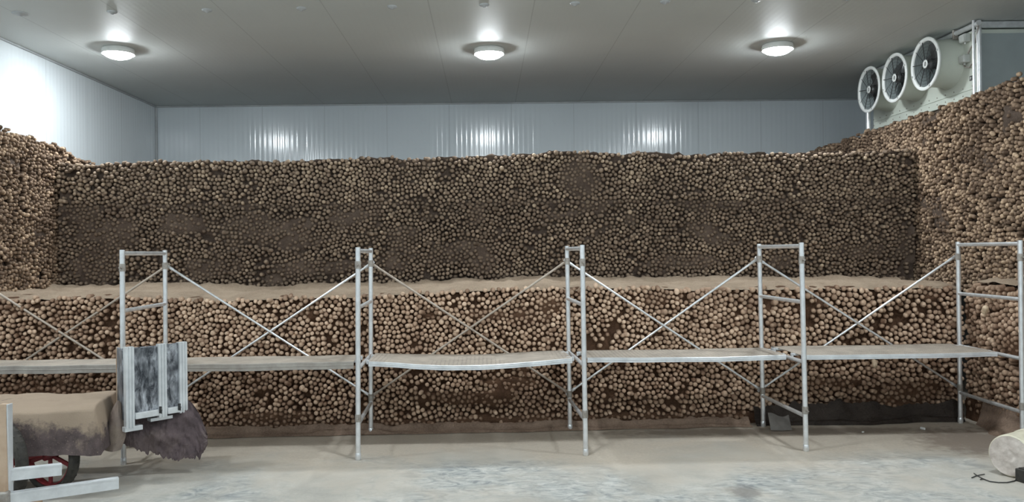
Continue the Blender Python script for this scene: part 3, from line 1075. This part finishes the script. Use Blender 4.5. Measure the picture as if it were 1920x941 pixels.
plank(0, FX[0] + 0.06, FX[1] - 0.06, 0.28, 0.68, 0.0, 'dusty steel plank behind the quilt-covered cart, far left bay', 0.066)
plank(1, FX[1] + 0.06, FX[2] - 0.06, 0.25, 0.70, 0.006, 'dusty steel plank just right of the metal-panelled bin', 0.060)
plank(2, FX[2] + 0.065, FX[3] - 0.07, 0.22, 0.80, 0.045, 'sagging perforated steel plank in the middle bay', 0.040)
plank(3, FX[3] + 0.06, FX[4] - 0.06, 0.24, 0.76, 0.008, 'straight steel plank right of the sagging one', 0.040)
plank(4, FX[4] + 0.06, FX[5] - 0.06, 0.22, 0.86, 0.006, 'wide dusty plank in the last bay near the bucket', 0.038)

# ------------------------------------------------------------------ air cooler on its pipe frame
CX, CY0, CY1, CZ0, CZ1 = 5.0, 8.12, 10.30, 3.17, 3.86
cool = thing('air_cooler', (CX + 0.35, (CY0 + CY1) / 2, CZ0), 'pale three-fan air cooler hanging under the ceiling above the right stack', 'air cooler')
mb = MB()
mb.box((CX + 0.35, (CY0 + CY1) / 2, (CZ0 + CZ1) / 2), (0.70, CY1 - CY0, CZ1 - CZ0), bev=0.008)
# folded flange and panel seams on the face
mb.box((CX - 0.004, (CY0 + CY1) / 2, CZ0 + 0.10), (0.008, CY1 - CY0 - 0.02, 0.006))
mb.box((CX - 0.006, (CY0 + CY1) / 2, CZ0 + 0.012), (0.012, CY1 - CY0, 0.024), bev=0.003)
mb.box((CX - 0.006, (CY0 + CY1) / 2, CZ1 - 0.012), (0.012, CY1 - CY0, 0.024), bev=0.003)
part(mb, 'casing', M['white_paint'], cool)
mb = MB()
mb.box((CX + 0.37, CY0 - 0.006, (CZ0 + CZ1) / 2 - 0.02), (0.66, 0.012, CZ1 - CZ0 - 0.05), bev=0.003)
part(mb, 'end_panel', M['grey_paint'], cool)
RX = 4.74                                            # plane of the fan rings
fans = [(1629, 168), (1677, 146), (1735, 120)]
for k, (px, py) in enumerate(fans):
    Y = 4.6
    q = at(px, py, 9.0)
    Y = RX * F / ((px - VX) - ROLL * (py - VY))
    q = at(px, py, Y)
    c = Vector((CX, q.y, q.z))
    Mx = Matrix.Translation(c) @ Matrix.Rotation(-PI / 2, 4, 'Y')      # local z points into the room
    D = CX - RX
    mb = MB()
    mb.lathe([(0.275, 0.0), (0.262, 0.03), (0.250, 0.08), (0.250, D - 0.03), (0.262, D - 0.005), (0.256, D - 0.004)], Mx, 48)
    mb.lathe([(0.256, D - 0.004), (0.243, D - 0.03), (0.243, 0.02)], Mx, 48, 1)
    sh = part(mb, 'fan_shroud', [M['white_paint'], M['grey_paint']], cool)
    mb = MB()
    mb.lathe([(0.243, D - 0.012), (0.246, D + 0.008), (0.280, D + 0.010), (0.284, D), (0.280, D - 0.012), (0.243, D - 0.012)], Mx, 48)
    part(mb, 'fan_ring', M['white_ring'], sh)
    # wire guard: spokes and rings
    mb = MB()
    for r_ in (0.075, 0.11, 0.145, 0.18, 0.215):
        mb.tube([Mx @ Vector((r_ * math.cos(2 * PI * j / 28), r_ * math.sin(2 * PI * j / 28), D)) for j in range(29)], 0.0014, 5, caps=False)
    for j in range(10):
        a = 2 * PI * j / 10 + 0.2
        w_ = 0.004 if j % 2 == 0 else 0.0025
        mb.tube([Mx @ Vector((0.05 * math.cos(a), 0.05 * math.sin(a), D)), Mx @ Vector((0.262 * math.cos(a), 0.262 * math.sin(a), D + 0.004))], w_, 6)
    part(mb, 'fan_guard', M['black'], sh)
    # motor hub and blades
    mb = MB()
    mb.lathe([(0.001, D - 0.01), (0.012, D - 0.01), (0.02, D - 0.02), (0.055, D - 0.025), (0.058, D - 0.05), (0.058, D - 0.2), (0.0, D - 0.2)], Mx, 24)
    hb = part(mb, 'hub', M['dark_steel'], sh)
    mb = MB()
    mb.lathe([(0.045, D + 0.001), (0.045, D + 0.004), (0.02, D + 0.004), (0.02, D + 0.001)], Mx, 24)
    mb.lathe([(0.008, D + 0.003), (0.001, D + 0.005)], Mx, 12)
    part(mb, 'hub_label', M['white_ring'], hb)
    mb = MB()
    for j in range(5):
        a0 = 2 * PI * j / 5 + k * 0.5

        def bl(a, t, a0=a0):
            r_ = 0.055 + 0.175 * t
            aa = a0 + (a - 0.5) * (0.75 - 0.1 * t) + 0.25 * t
            return Mx @ Vector((r_ * math.cos(aa), r_ * math.sin(aa), D - 0.11 + (a - 0.5) * 0.09 * (1 - 0.4 * t)))
        mb.grid(6, 5, bl)
        mb.grid(6, 5, lambda a, t, bl=bl: bl(1 - a, t) + Mx.to_3x3() @ Vector((0, 0, -0.003)))
    part(mb, 'blade_wheel', M['dark_steel'], sh)
    mb = MB()
    mb.lathe([(0.0, 0.02), (0.243, 0.021)], Mx, 40)
    part(mb, 'back_plate', M['grey_paint'], sh)
    # ring clips
    mb = MB()
    for j in range(4):
        a = 2 * PI * j / 4 + 0.35
        mb.box(Mx @ Vector((0.262 * math.cos(a), 0.262 * math.sin(a), D + 0.012)), (0.012, 0.02, 0.02), bev=0.002)
    part(mb, 'clip', M['box_grey'], sh)


def face_at(px, py, X):
    Y = X * F / ((px - VX) - ROLL * (py - VY))
    return at(px, py, Y)


# junction boxes and conduits
for (px, py), s in (((1815, 72), 0.085), ((1814, 111), 0.082)):
    q = face_at(px, py, CX)
    mb = MB()
    mb.box((CX - 0.032, q.y, q.z), (0.064, 0.10, s), bev=0.008)
    mb.box((CX - 0.066, q.y, q.z), (0.008, 0.088, s - 0.014), bev=0.003)
    mb.tube([(CX - 0.03, q.y, q.z - s / 2), (CX - 0.03, q.y, q.z - s / 2 - 0.02)], 0.010, 10)
    part(mb, 'junction_box', M['box_grey'], cool)
mb = MB()
a0, a1 = face_at(1815, 85, CX), face_at(1814, 98, CX)
pts = [face_at(px, py, CX - 0.03) for px, py in ((1835, 40), (1833, 62), (1828, 80), (1820, 90), (1815, 100))]
mb.tube(pts, 0.010, 10)
pts = [face_at(px, py, CX - 0.02) for px, py in ((1752, 76), (1775, 75), (1795, 75), (1806, 74))]
mb.tube(pts, 0.006, 8)
pts = [face_at(px, py, CX - 0.03) for px, py in ((1806, 120), (1810, 126), (1818, 126), (1822, 120))]
mb.tube(pts, 0.008, 8)
part(mb, 'cable', M['rust'], cool)
# dark rating plate with a pale block in each half
q = face_at(1823, 146, CX)
mb = MB()
mb.box((CX - 0.002, q.y, q.z), (0.004, 0.085, 0.05), bev=0.001)
pl = part(mb, 'rating_plate', M['black'], cool)
mb = MB()
for s in (-1, 1):
    mb.box((CX - 0.005, q.y + s * 0.02, q.z + 0.004), (0.002, 0.022, 0.018))
    mb.box((CX - 0.005, q.y + s * 0.02, q.z - 0.014), (0.002, 0.022, 0.005))
part(mb, 'plate_marks', M['box_grey'], pl)
# rivets over the face
mb = MB()
for yy_ in np.arange(CY0 + 0.08, CY1, 0.16):
    for zz_ in (CZ0 + 0.055, CZ0 + 0.13):
        mb.box((CX - 0.003, yy_, zz_), (0.006, 0.012, 0.012), bev=0.002)
part(mb, 'rivet_row', M['rust'], cool)

fr = thing('pipe_frame', (4.93, CY0 - 0.06, 2.9), 'galvanised pipe frame carrying the three-fan air cooler', 'pipe frame')
qn = face_at(1838, 60, 4.93)
for nm, X_, Y_, r_ in (('post', 4.985, CY0 - 0.06, 0.024), ('post', 4.95, CY1 + 0.03, 0.030)):
    mb = MB()
    mb.tube([(X_, Y_, 3.13), (X_, Y_, HC - 0.005)], r_, 16)
    part(mb, nm, M['pipe'], fr)
mb = MB()
mb.tube([(4.925, CY0 - 0.07, 3.16), (4.925, CY0 - 0.07, HC - 0.005)], 0.013, 12)
part(mb, 'drain_pipe', M['pipe'], fr)
mb = MB()
mb.tube([(4.95, CY0 - 0.12, HC - 0.045), (4.95, CY1 + 0.1, HC - 0.045)], 0.026, 14)
part(mb, 'top_rail', M['pipe'], fr)
mb = MB()
mb.box((5.5, CY0 - 0.03, HC - 0.04), (1.0, 0.04, 0.06), bev=0.004)
part(mb, 'cross_rail', M['pipe'], fr)
for yy_ in (8.4, 9.05, 9.7, 10.2):
    mb = MB()
    mb.box((4.945, yy_, HC - 0.055), (0.05, 0.03, 0.10), bev=0.004)
    part(mb, 'clamp', M['rust'], fr)

# ------------------------------------------------------------------ handcart under the quilt
cart = thing('handcart', (-3.45, 5.85, 0), 'red spoke-wheeled handcart half hidden under the dusty quilt', 'cart')
ANG = 0.20                                            # the cart stands a little askew
cd = Vector((math.cos(ANG), math.sin(ANG), 0))
cn = Vector((-math.sin(ANG), math.cos(ANG), 0))
CB = at(60, 800, 5.75)
CB.z = 0
CPt = lambda u, w, z: CB + cd * u + cn * w + Vector((0, 0, z))
mb = MB()
mb.box(CPt(-0.25, 0.05, 0.435), (1.5, 0.60, 0.05), ANG, bev=0.006)
mb.box(CPt(0.77, 0.33, 0.435), (0.58, 0.34, 0.05), ANG, bev=0.006)
part(mb, 'bed', M['wood'], cart)
for w in (-0.22, 0.30):
    mb = MB()
    mb.box(CPt(-0.25, w, 0.39), (1.45, 0.05, 0.045), ANG, bev=0.005)
    part(mb, 'side_rail', M['red'], cart)
wheel_c = [at(94, 845, 5.62), at(12, 858, 5.42)]
WR = 0.262
for k, c in enumerate(wheel_c):
    c.z = WR + 0.001
    ax = Vector((-0.42, -1, 0)).normalized() if k == 0 else Vector((-0.75, -1, 0)).normalized()
    Mx = Matrix.Translation(c) @ ax.to_track_quat('Z', 'Y').to_matrix().to_4x4()
    mb = MB()
    mb.lathe([(0.001, 0.045), (0.035, 0.045), (0.035, -0.045), (0.001, -0.045)], Mx, 20)
    mb.lathe([(0.205, 0.022), (0.216, 0.026), (0.216, -0.026), (0.205, -0.022), (0.198, 0.0), (0.205, 0.022)], Mx, 40)
    for j in range(5):
        a = 2 * PI * j / 5 - PI / 2 + 0.02
        p0, p1 = Vector((0.02 * math.cos(a), 0.02 * math.sin(a), 0)), Vector((0.207 * math.cos(a), 0.207 * math.sin(a), 0))
        mid = (p0 + p1) / 2
        mb.box(Mx @ mid, (0.20, 0.028, 0.016), Mx.to_3x3().to_4x4() @ Matrix.Rotation(a, 4, 'Z'), bev=0.003)
    wh = part(mb, 'wheel', M['red'], cart)
    mb = MB()
    prof = [(0.236 + 0.026 * math.cos(a), 0.042 * math.sin(a)) for a in [2 * PI * j / 14 for j in range(15)]]
    mb.lathe(prof, Mx, 48)
    for j in range(36):
        a = 2 * PI * j / 36
        mb.box(Mx @ Vector((0.258 * math.cos(a), 0.258 * math.sin(a), 0)), (0.006, 0.014, 0.05), Mx.to_3x3().to_4x4() @ Matrix.Rotation(a, 4, 'Z'))
    part(mb, 'tyre', M['rubber'], wh)
mb = MB()
mb.tube([wheel_c[0], (wheel_c[0] + wheel_c[1]) / 2 + Vector((0.0, 0.05, 0.0)), wheel_c[1]], 0.016, 10)
part(mb, 'axle', M['red'], cart)
for s in (0, 1):
    mb = MB()
    c = wheel_c[s]
    mb.tube([c + Vector((0, 0.05, 0)), c + Vector((0.03, 0.12, 0.12))], 0.014, 8)
    part(mb, 'fork', M['red'], cart)

# quilt over the load: flat sandy top, dark front fall, rounded right end
mb = MB()


def cloth_shell(u0, u1, w0, w1, top, hem, seed, end_drop=True):
    """closed skin of a draped cover: around the front, over the top, down the back, turned down at the right end"""
    def fn(a, t):
        u = u0 + (u1 - u0) * min(1.0, a / 0.86)
        e = max(0.0, (a - 0.86) / 0.14)                  # right-hand end falls
        # cross-section path t: front hem -> front edge -> top -> back edge -> back hem
        L1, L2 = top - hem, w1 - w0
        s = t * (2 * L1 + L2)
        if s < L1:
            w, z = w0 - 0.05 * (1 - s / L1) ** 1.5, hem + s
        elif s < L1 + L2:
            w, z = w0 + (s - L1), top
        else:
            w, z = w1, top - (s - L1 - L2)
        # round the edges
        ed = min(abs(s - L1), abs(s - L1 - L2))
        z -= 0.030 * max(0, 1 - ed / 0.09) ** 2
        fall = max(0.0, (top - z) / (top - hem))
        fold = 0.022 * fbm(u * 4.0, t * 2, seed) + 0.020 * fall * math.sin(u * 9 + 2 * fbm(u, t, seed + 1))
        w += fold if s < L1 + L2 * 0.5 else -fold
        z += 0.022 * fbm(u * 2.2, w * 2.2, seed + 3) * (1 - fall) + (0.025 * fbm(u * 3.0, 0, seed + 6) if t < 0.03 else 0)
        uu = u + e * 0.05
        if e > 0:
            zc = hem - 0.02
            z = z - (z - zc) * (e ** 1.6) * (0.96 if end_drop else 0.3)
            wc = (w0 + w1) / 2
            w = wc + (w - wc) * (1 - 0.10 * e)
        return CPt(uu, w, max(0.03, z))
    return fn


mb.grid(90, 64, cloth_shell(-1.05, 0.50, -0.33, 0.36, 0.622, 0.30, 4.0))
o = mb.build('quilt', M['quilt'], origin=CPt(-0.3, 0, 0.46))
tag(o, 'thick purple-brown quilt with a sandy top spread over the cart', 'quilt')

# ragged purple cloth under the bin
mb = MB()
rx0, rx1 = 0.42, 1.06


def rag(a, t):
    u = rx0 + (rx1 - rx0) * a
    base = at(200 + 190 * a, 700, 5.98 + 0.16 * a)
    # outline from the photograph's shape: hem height by position, top under the bin
    hem_px = np.interp(a, [0, 0.08, 0.13, 0.25, 0.35, 0.5, 0.62, 0.75, 0.8, 0.88, 0.95, 1.0], [836, 842, 831, 835, 845, 849, 857, 865, 857, 861, 853, 835]) + 7 * fbm(a * 24, 9, 1) + 4 * fbm(a * 70, 9, 2)
    top_px = np.interp(a, [0, 0.1, 0.2, 0.75, 0.85, 0.92, 1.0], [826, 780, 745, 742, 757, 776, 815])
    py = top_px + (hem_px - top_px) * t
    bulge = 0.05 * fbm(a * 3.5, t * 2.2, 7) + 0.010 * math.sin(a * 9 + 2 * t) * t
    Y = 5.93 + 0.17 * a + bulge - 0.03 * t
    return at(200 + 188 * a - 8 * t * math.sin(a * PI), py, Y)


mb.grid(190, 36, rag)
mb.grid(190, 36, lambda a, t: rag(1 - a, t) + Vector((0, 0.014, 0)))
o = mb.build('ragged_cloth', M['rag'], origin=at(295, 800, 6.0))
tag(o, 'torn purple cloth with a ragged hem hanging beneath the metal-panelled bin', 'cloth')
# turned corner of pale cloth beside the post
mb = MB()


def flap(a, t):
    w = 21 * min(1.0, 0.25 + 1.1 * t ** 0.8) * (1 - 0.25 * max(0, t - 0.75) / 0.25)
    px = 221 - 11 * t + (a - 0.5) * 2 * w
    py = 757 + 86 * t - 6 * math.sin(PI * a) * (1 - t) + 4 * math.sin(PI * a) * t
    return at(px, py, 5.80 - 0.05 * math.sin(PI * a) + 0.015 * fbm(a * 3, t * 3, 2))


mb.grid(20, 24, flap)
mb.grid(20, 24, lambda a, t: flap(1 - a, t) + Vector((0, 0.012, 0)))
o = mb.build('cloth_flap', M['flap'], origin=at(212, 800, 5.82))
tag(o, 'pale dusty cloth flap hanging at the right end of the quilt', 'cloth')

# ------------------------------------------------------------------ metal-panelled bin
bl_, br_ = at(237, 720, 5.74), at(350, 720, 6.08)
bl_.z = br_.z = 0
bd = (br_ - bl_).normalized()
bn = Vector((-bd.y, bd.x, 0))
BA = math.atan2(bd.y, bd.x)
BL = (br_ - bl_).length
ZB0, ZB1 = 0.475, 0.992
bin_ = thing('panelled_bin', bl_ + bd * BL / 2 + bn * 0.15 + Vector((0, 0, ZB0)), 'aluminium-framed bin with smeared, reflection-painted metal panels standing on the cart', 'bin')
BP = lambda s, w, z: bl_ + bd * s + bn * w + Vector((0, 0, z))


def channel(mb, s, w, z0, z1, wd=0.062, dp=0.04):
    """upright aluminium profile with two grooves down its face"""
    pr = [(-wd / 2, dp), (-wd / 2, 0), (-wd / 2 + 0.014, 0), (-wd / 2 + 0.016, 0.007), (-0.008, 0.007), (-0.006, 0), (0.006, 0), (0.008, 0.007), (wd / 2 - 0.016, 0.007), (wd / 2 - 0.014, 0), (wd / 2, 0), (wd / 2, dp)]
    V = [BP(s + a_, w + b_, z) for z in (z0, z1) for a_, b_ in pr]
    n_ = len(pr)
    mb.add(V, [(k, (k + 1) % n_, n_ + (k + 1) % n_, n_ + k) for k in range(n_)] + [tuple(reversed(range(n_))), tuple(range(n_, 2 * n_))])


for s, z0 in ((0.022, 0.415), (0.265, 0.455), (BL - 0.03, 0.462)):
    mb = MB()
    channel(mb, s, -0.012, z0, ZB1 + 0.004)
    part(mb, 'upright', M['alu'], bin_)
for s0, s1 in ((0.055, 0.235), (0.297, BL - 0.06)):
    mb = MB()
    zt = ZB1 - (0.0 if s0 > 0.1 else 0.012)
    mb.box(BP((s0 + s1) / 2, 0.012, (ZB0 + zt) / 2), (s1 - s0 + 0.02, 0.010, zt - ZB0), BA, bev=0.002)
    part(mb, 'front_panel', M['plate'], bin_)
    mb = MB()
    mb.box(BP((s0 + s1) / 2, -0.010, ZB0 + 0.02), (s1 - s0, 0.03, 0.045), BA, bev=0.003)
    part(mb, 'bottom_rail', M['alu'], bin_)
# left board returning to the back, and the rear walls
q0, q1 = at(232, 715, 5.76), at(222, 715, 5.98)
sdv = Vector((q1.x - q0.x, q1.y - q0.y, 0))
mb = MB()
mb.box(Vector(((q0.x + q1.x) / 2, (q0.y + q1.y) / 2, 0.72)), (sdv.length, 0.018, 0.50), math.atan2(sdv.y, sdv.x), bev=0.003)
sbd = part(mb, 'side_board', M['plate'], bin_)
mb = MB()
mb.box(Vector((q1.x, q1.y, 0.72)), (0.012, 0.03, 0.51), math.atan2(sdv.y, sdv.x), bev=0.003)
part(mb, 'board_edge', M['wood'], sbd)
mb = MB()
mb.box(BP(BL - 0.02, 0.065, 0.735), (0.012, 0.11, 0.50), BA, bev=0.002)
part(mb, 'side_panel', M['plate'], bin_)
mb = MB()
mb.box(BP(BL / 2, 0.125, 0.73), (BL - 0.03, 0.012, 0.49), BA, bev=0.002)
part(mb, 'rear_panel', M['plate'], bin_)
mb = MB()
mb.box(BP(BL / 2, 0.07, ZB0 + 0.006), (BL - 0.04, 0.11, 0.012), BA)
part(mb, 'bottom', M['plate'], bin_)
for s in (0.235, BL - 0.075):
    mb = MB()
    mb.box(BP(s, -0.03, ZB0 + 0.04), (0.018, 0.014, 0.05), BA, bev=0.003)
    mb.tube([BP(s, -0.03, ZB0 + 0.055), BP(s, -0.05, ZB0 + 0.04), BP(s, -0.045, ZB0 + 0.015)], 0.005, 8)
    part(mb, 'latch', M['black'], bin_)
mb = MB()
mb.box(BP(0.05, 0.02, 0.405), (0.13, 0.05, 0.035), BA, bev=0.003)
mb.box(BP(0.27, 0.05, 0.44), (0.17, 0.06, 0.025), BA, bev=0.003)
part(mb, 'foot_block', M['alu'], bin_)

# ------------------------------------------------------------------ foreground rail rack
rk0 = at(10, 850, 4.95)
rack = thing('rail_rack', (rk0.x, rk0.y, 0), 'timber post with two bright aluminium rails in the left foreground', 'rack')
mb = MB()
pt_, pb_ = at(10, 757, 4.95), at(7, 945, 4.9)
pb_.z = 0.0
mb.add([Vector((x_, y_, z_)) for (z_, c_) in ((0.0, pb_), (pt_.z, pt_)) for x_, y_ in
        ((c_.x - 0.026, c_.y - 0.02), (c_.x + 0.018, c_.y - 0.02), (c_.x + 0.018, c_.y + 0.025), (c_.x - 0.026, c_.y + 0.025))],
       [(0, 3, 2, 1), (4, 5, 6, 7), (0, 1, 5, 4), (1, 2, 6, 5), (2, 3, 7, 6), (3, 0, 4, 7)])
part(mb, 'post', M['wood'], rack)
mb = MB()
mb.box(Vector((pt_.x + 0.026, pt_.y - 0.0, pt_.z / 2 + 0.1)), (0.010, 0.05, pt_.z - 0.2), bev=0.002)
part(mb, 'edge_strip', M['alu'], rack)
for (ax_, ay_, Ya), (bx_, by_, Yb), nm in (((14, 890, 4.96), (115, 879, 5.14), 'rail'), ((12, 934.5, 4.93), (222, 904.5, 5.27), 'rail')):
    p0, p1 = at(ax_, ay_, Ya), at(bx_, by_, Yb)
    d_ = p1 - p0
    h_ = math.hypot(d_.x, d_.y)
    mb = MB()
    Rm = Matrix.Rotation(math.atan2(d_.y, d_.x), 4, 'Z') @ Matrix.Rotation(-math.atan2(d_.z, h_), 4, 'Y')
    # hollow rail: box with an open end
    Lr, hh, ww, tt = d_.length, 0.072, 0.045, 0.004
    for cy, cz, sy, sz in ((0, hh / 2 - tt / 2, ww, tt), (0, -hh / 2 + tt / 2, ww, tt), (-ww / 2 + tt / 2, 0, tt, hh - 2 * tt), (ww / 2 - tt / 2, 0, tt, hh - 2 * tt)):
        mb.box((p0 + p1) / 2 + Rm.to_3x3() @ Vector((0, cy, cz)), (Lr, sy, sz), Rm)
    mb.box((p0 + p1) / 2 + Rm.to_3x3() @ Vector((0, -ww / 2 - 0.001, hh / 2 - 0.006)), (Lr, 0.004, 0.010), Rm)
    part(mb, nm, M['alu'], rack)
mb = MB()
q = at(6, 935, 4.90)
mb.box(q, (0.07, 0.06, 0.09), 0.2, bev=0.01)
part(mb, 'joint_block', M['rust'], rack)
mb = MB()
mb.box((pb_.x, pb_.y + 0.15, 0.02), (0.06, 0.55, 0.04), 0.1, bev=0.004)
part(mb, 'foot', M['wood'], rack)

# ------------------------------------------------------------------ overturned bucket, brick, wire, scraps
bk = at(1893, 849, 5.72)
RB = 0.150
bk.z = RB + 0.002
axd = Vector((0.86, 0.50, 0)).normalized()              # from its bottom away to its mouth
Mx = Matrix.Translation(bk) @ axd.to_track_quat('Z', 'Y').to_matrix().to_4x4()
bucket = thing('bucket', (bk.x + axd.x * 0.17, bk.y + axd.y * 0.17, 0), 'overturned white bucket with a cement-crusted bottom lying on the floor', 'bucket')
mb = MB()
mb.lathe([(RB - 0.010, 0.0), (RB - 0.003, 0.004), (RB, 0.02), (RB + 0.002, 0.20), (RB + 0.004, 0.36), (RB + 0.001, 0.36), (RB - 0.003, 0.05)], Mx, 48)
part(mb, 'body', M['bucket_side'], bucket)
mb = MB()


def disc(a, t):
    r_ = (RB - 0.010) * t
    th = 2 * PI * a
    h_ = -0.002 + 0.006 * fbm(r_ * 18 * math.cos(th), r_ * 18 * math.sin(th), 3) - 0.004 * (1 if 0.28 < t < 0.36 else 0)
    return Mx @ Vector((r_ * math.cos(th), r_ * math.sin(th), h_))


mb.grid(48, 14, disc)
part(mb, 'bottom', M['bucket'], bucket)
mb = MB()
for zz_ in (0.27, 0.31, 0.35):
    mb.lathe([(RB + 0.002, zz_ - 0.006), (RB + 0.010, zz_ - 0.004), (RB + 0.010, zz_ + 0.004), (RB + 0.002, zz_ + 0.006)], Mx, 40)
part(mb, 'rim', M['bucket_side'], bucket)

q = at(1925, 880, 5.62)
mb = MB()
mb.box((q.x, 5.60, 0.045), (0.13, 0.10, 0.09), 0.25, bev=0.006)
mb.box((q.x, 5.60, 0.094), (0.10, 0.07, 0.006), 0.25, bev=0.002)
o = mb.build('block', M['rubber'], origin=(q.x, 5.6, 0))
tag(o, 'small dark block on the floor in front of the overturned bucket', 'block')

gy = lambda px, py: EYE * F / (py - VY + ROLL * (px - VX))
mb = MB()
pts = []
for px, py in ((1822, 897), (1832, 893), (1843, 899), (1856, 904), (1872, 906), (1888, 906), (1902, 903), (1912, 897)):
    q = at(px, py, gy(px, py))
    pts.append(Vector((q.x, q.y, 0.006)))
mb.tube(pts, 0.004, 8)
for j, (px, py) in enumerate(((1826, 889), (1846, 891), (1838, 901))):
    q = at(px, py, gy(px, py))
    mb.tube([pts[1 + j // 2], Vector((q.x, q.y, 0.008))], 0.0035, 6)
o = mb.build('wire', M['black'])
tag(o, 'thin dark bent wire lying on the floor beside the bucket', 'wire')

mb = MB()
pc = at(1463, 788, 7.28)
pap = lambda a, t: Vector((pc.x - 0.10 + 0.19 * a + 0.02 * t, 7.37 - 0.13 * (1 - t), 0.006 + 0.115 * t + 0.018 * math.sin(a * 5 + t) * t + 0.014 * abs(a - 0.5)))
mb.grid(14, 10, pap)
mb.grid(14, 10, lambda a, t: pap(1 - a, t) + Vector((0, 0.004, 0.0)))
o = mb.build('paper_scrap', M['paper'])
tag(o, 'grey creased paper scrap leaning at the foot of the bench', 'paper')

for (px, py), sz, lb in (((1730, 805), (0.012, 0.05, 0.02), 'white sliver of plastic on the floor before the black sheet'), ((1618, 811), (0.02, 0.015, 0.012), 'tiny white plastic crumb on the floor near the black sheet'),
                         ((1878, 886), (0.022, 0.016, 0.014), 'tiny white plastic crumb on the floor beside the bucket')):
    q = at(px, py, gy(px, py))
    mb = MB()
    mb.box((q.x, q.y, sz[2] / 2), sz, 0.4, bev=0.004)
    o = mb.build('scrap', M['white_scrap'], origin=(q.x, q.y, 0))
    tag(o, lb, 'scrap')

# ------------------------------------------------------------------ camera, world, view
cam = bpy.data.cameras.new('camera')
co = bpy.data.objects.new('camera', cam)
COL.objects.link(co)
cam.sensor_width = 36
cam.lens = F / 1920 * 36
cam.shift_x = (960 - VX) / 1920
cam.shift_y = (VY - 470.5) / 1920
cam.clip_start = 0.05
co.matrix_world = Matrix.Translation((0, 0, EYE)) @ Matrix.Rotation(ROLL, 4, 'Y') @ Matrix.Rotation(PI / 2, 4, 'X')
scene.camera = co
w = bpy.data.worlds.new('world')
scene.world = w
w.use_nodes = True
w.node_tree.nodes['Background'].inputs[0].default_value = (0.02, 0.02, 0.02, 1)
w.node_tree.nodes['Background'].inputs[1].default_value = 0.0
scene.view_settings.view_transform = 'Standard'
scene.view_settings.look = 'None'
scene.view_settings.gamma = 1
scene.view_settings.use_curve_mapping = False
scene.view_settings.exposure = 1.2
try:
    scene.cycles.use_denoising = True
    scene.cycles.max_bounces = 8
    scene.cycles.diffuse_bounces = 6
    scene.cycles.sample_clamp_indirect = 8.0
except Exception:
    pass
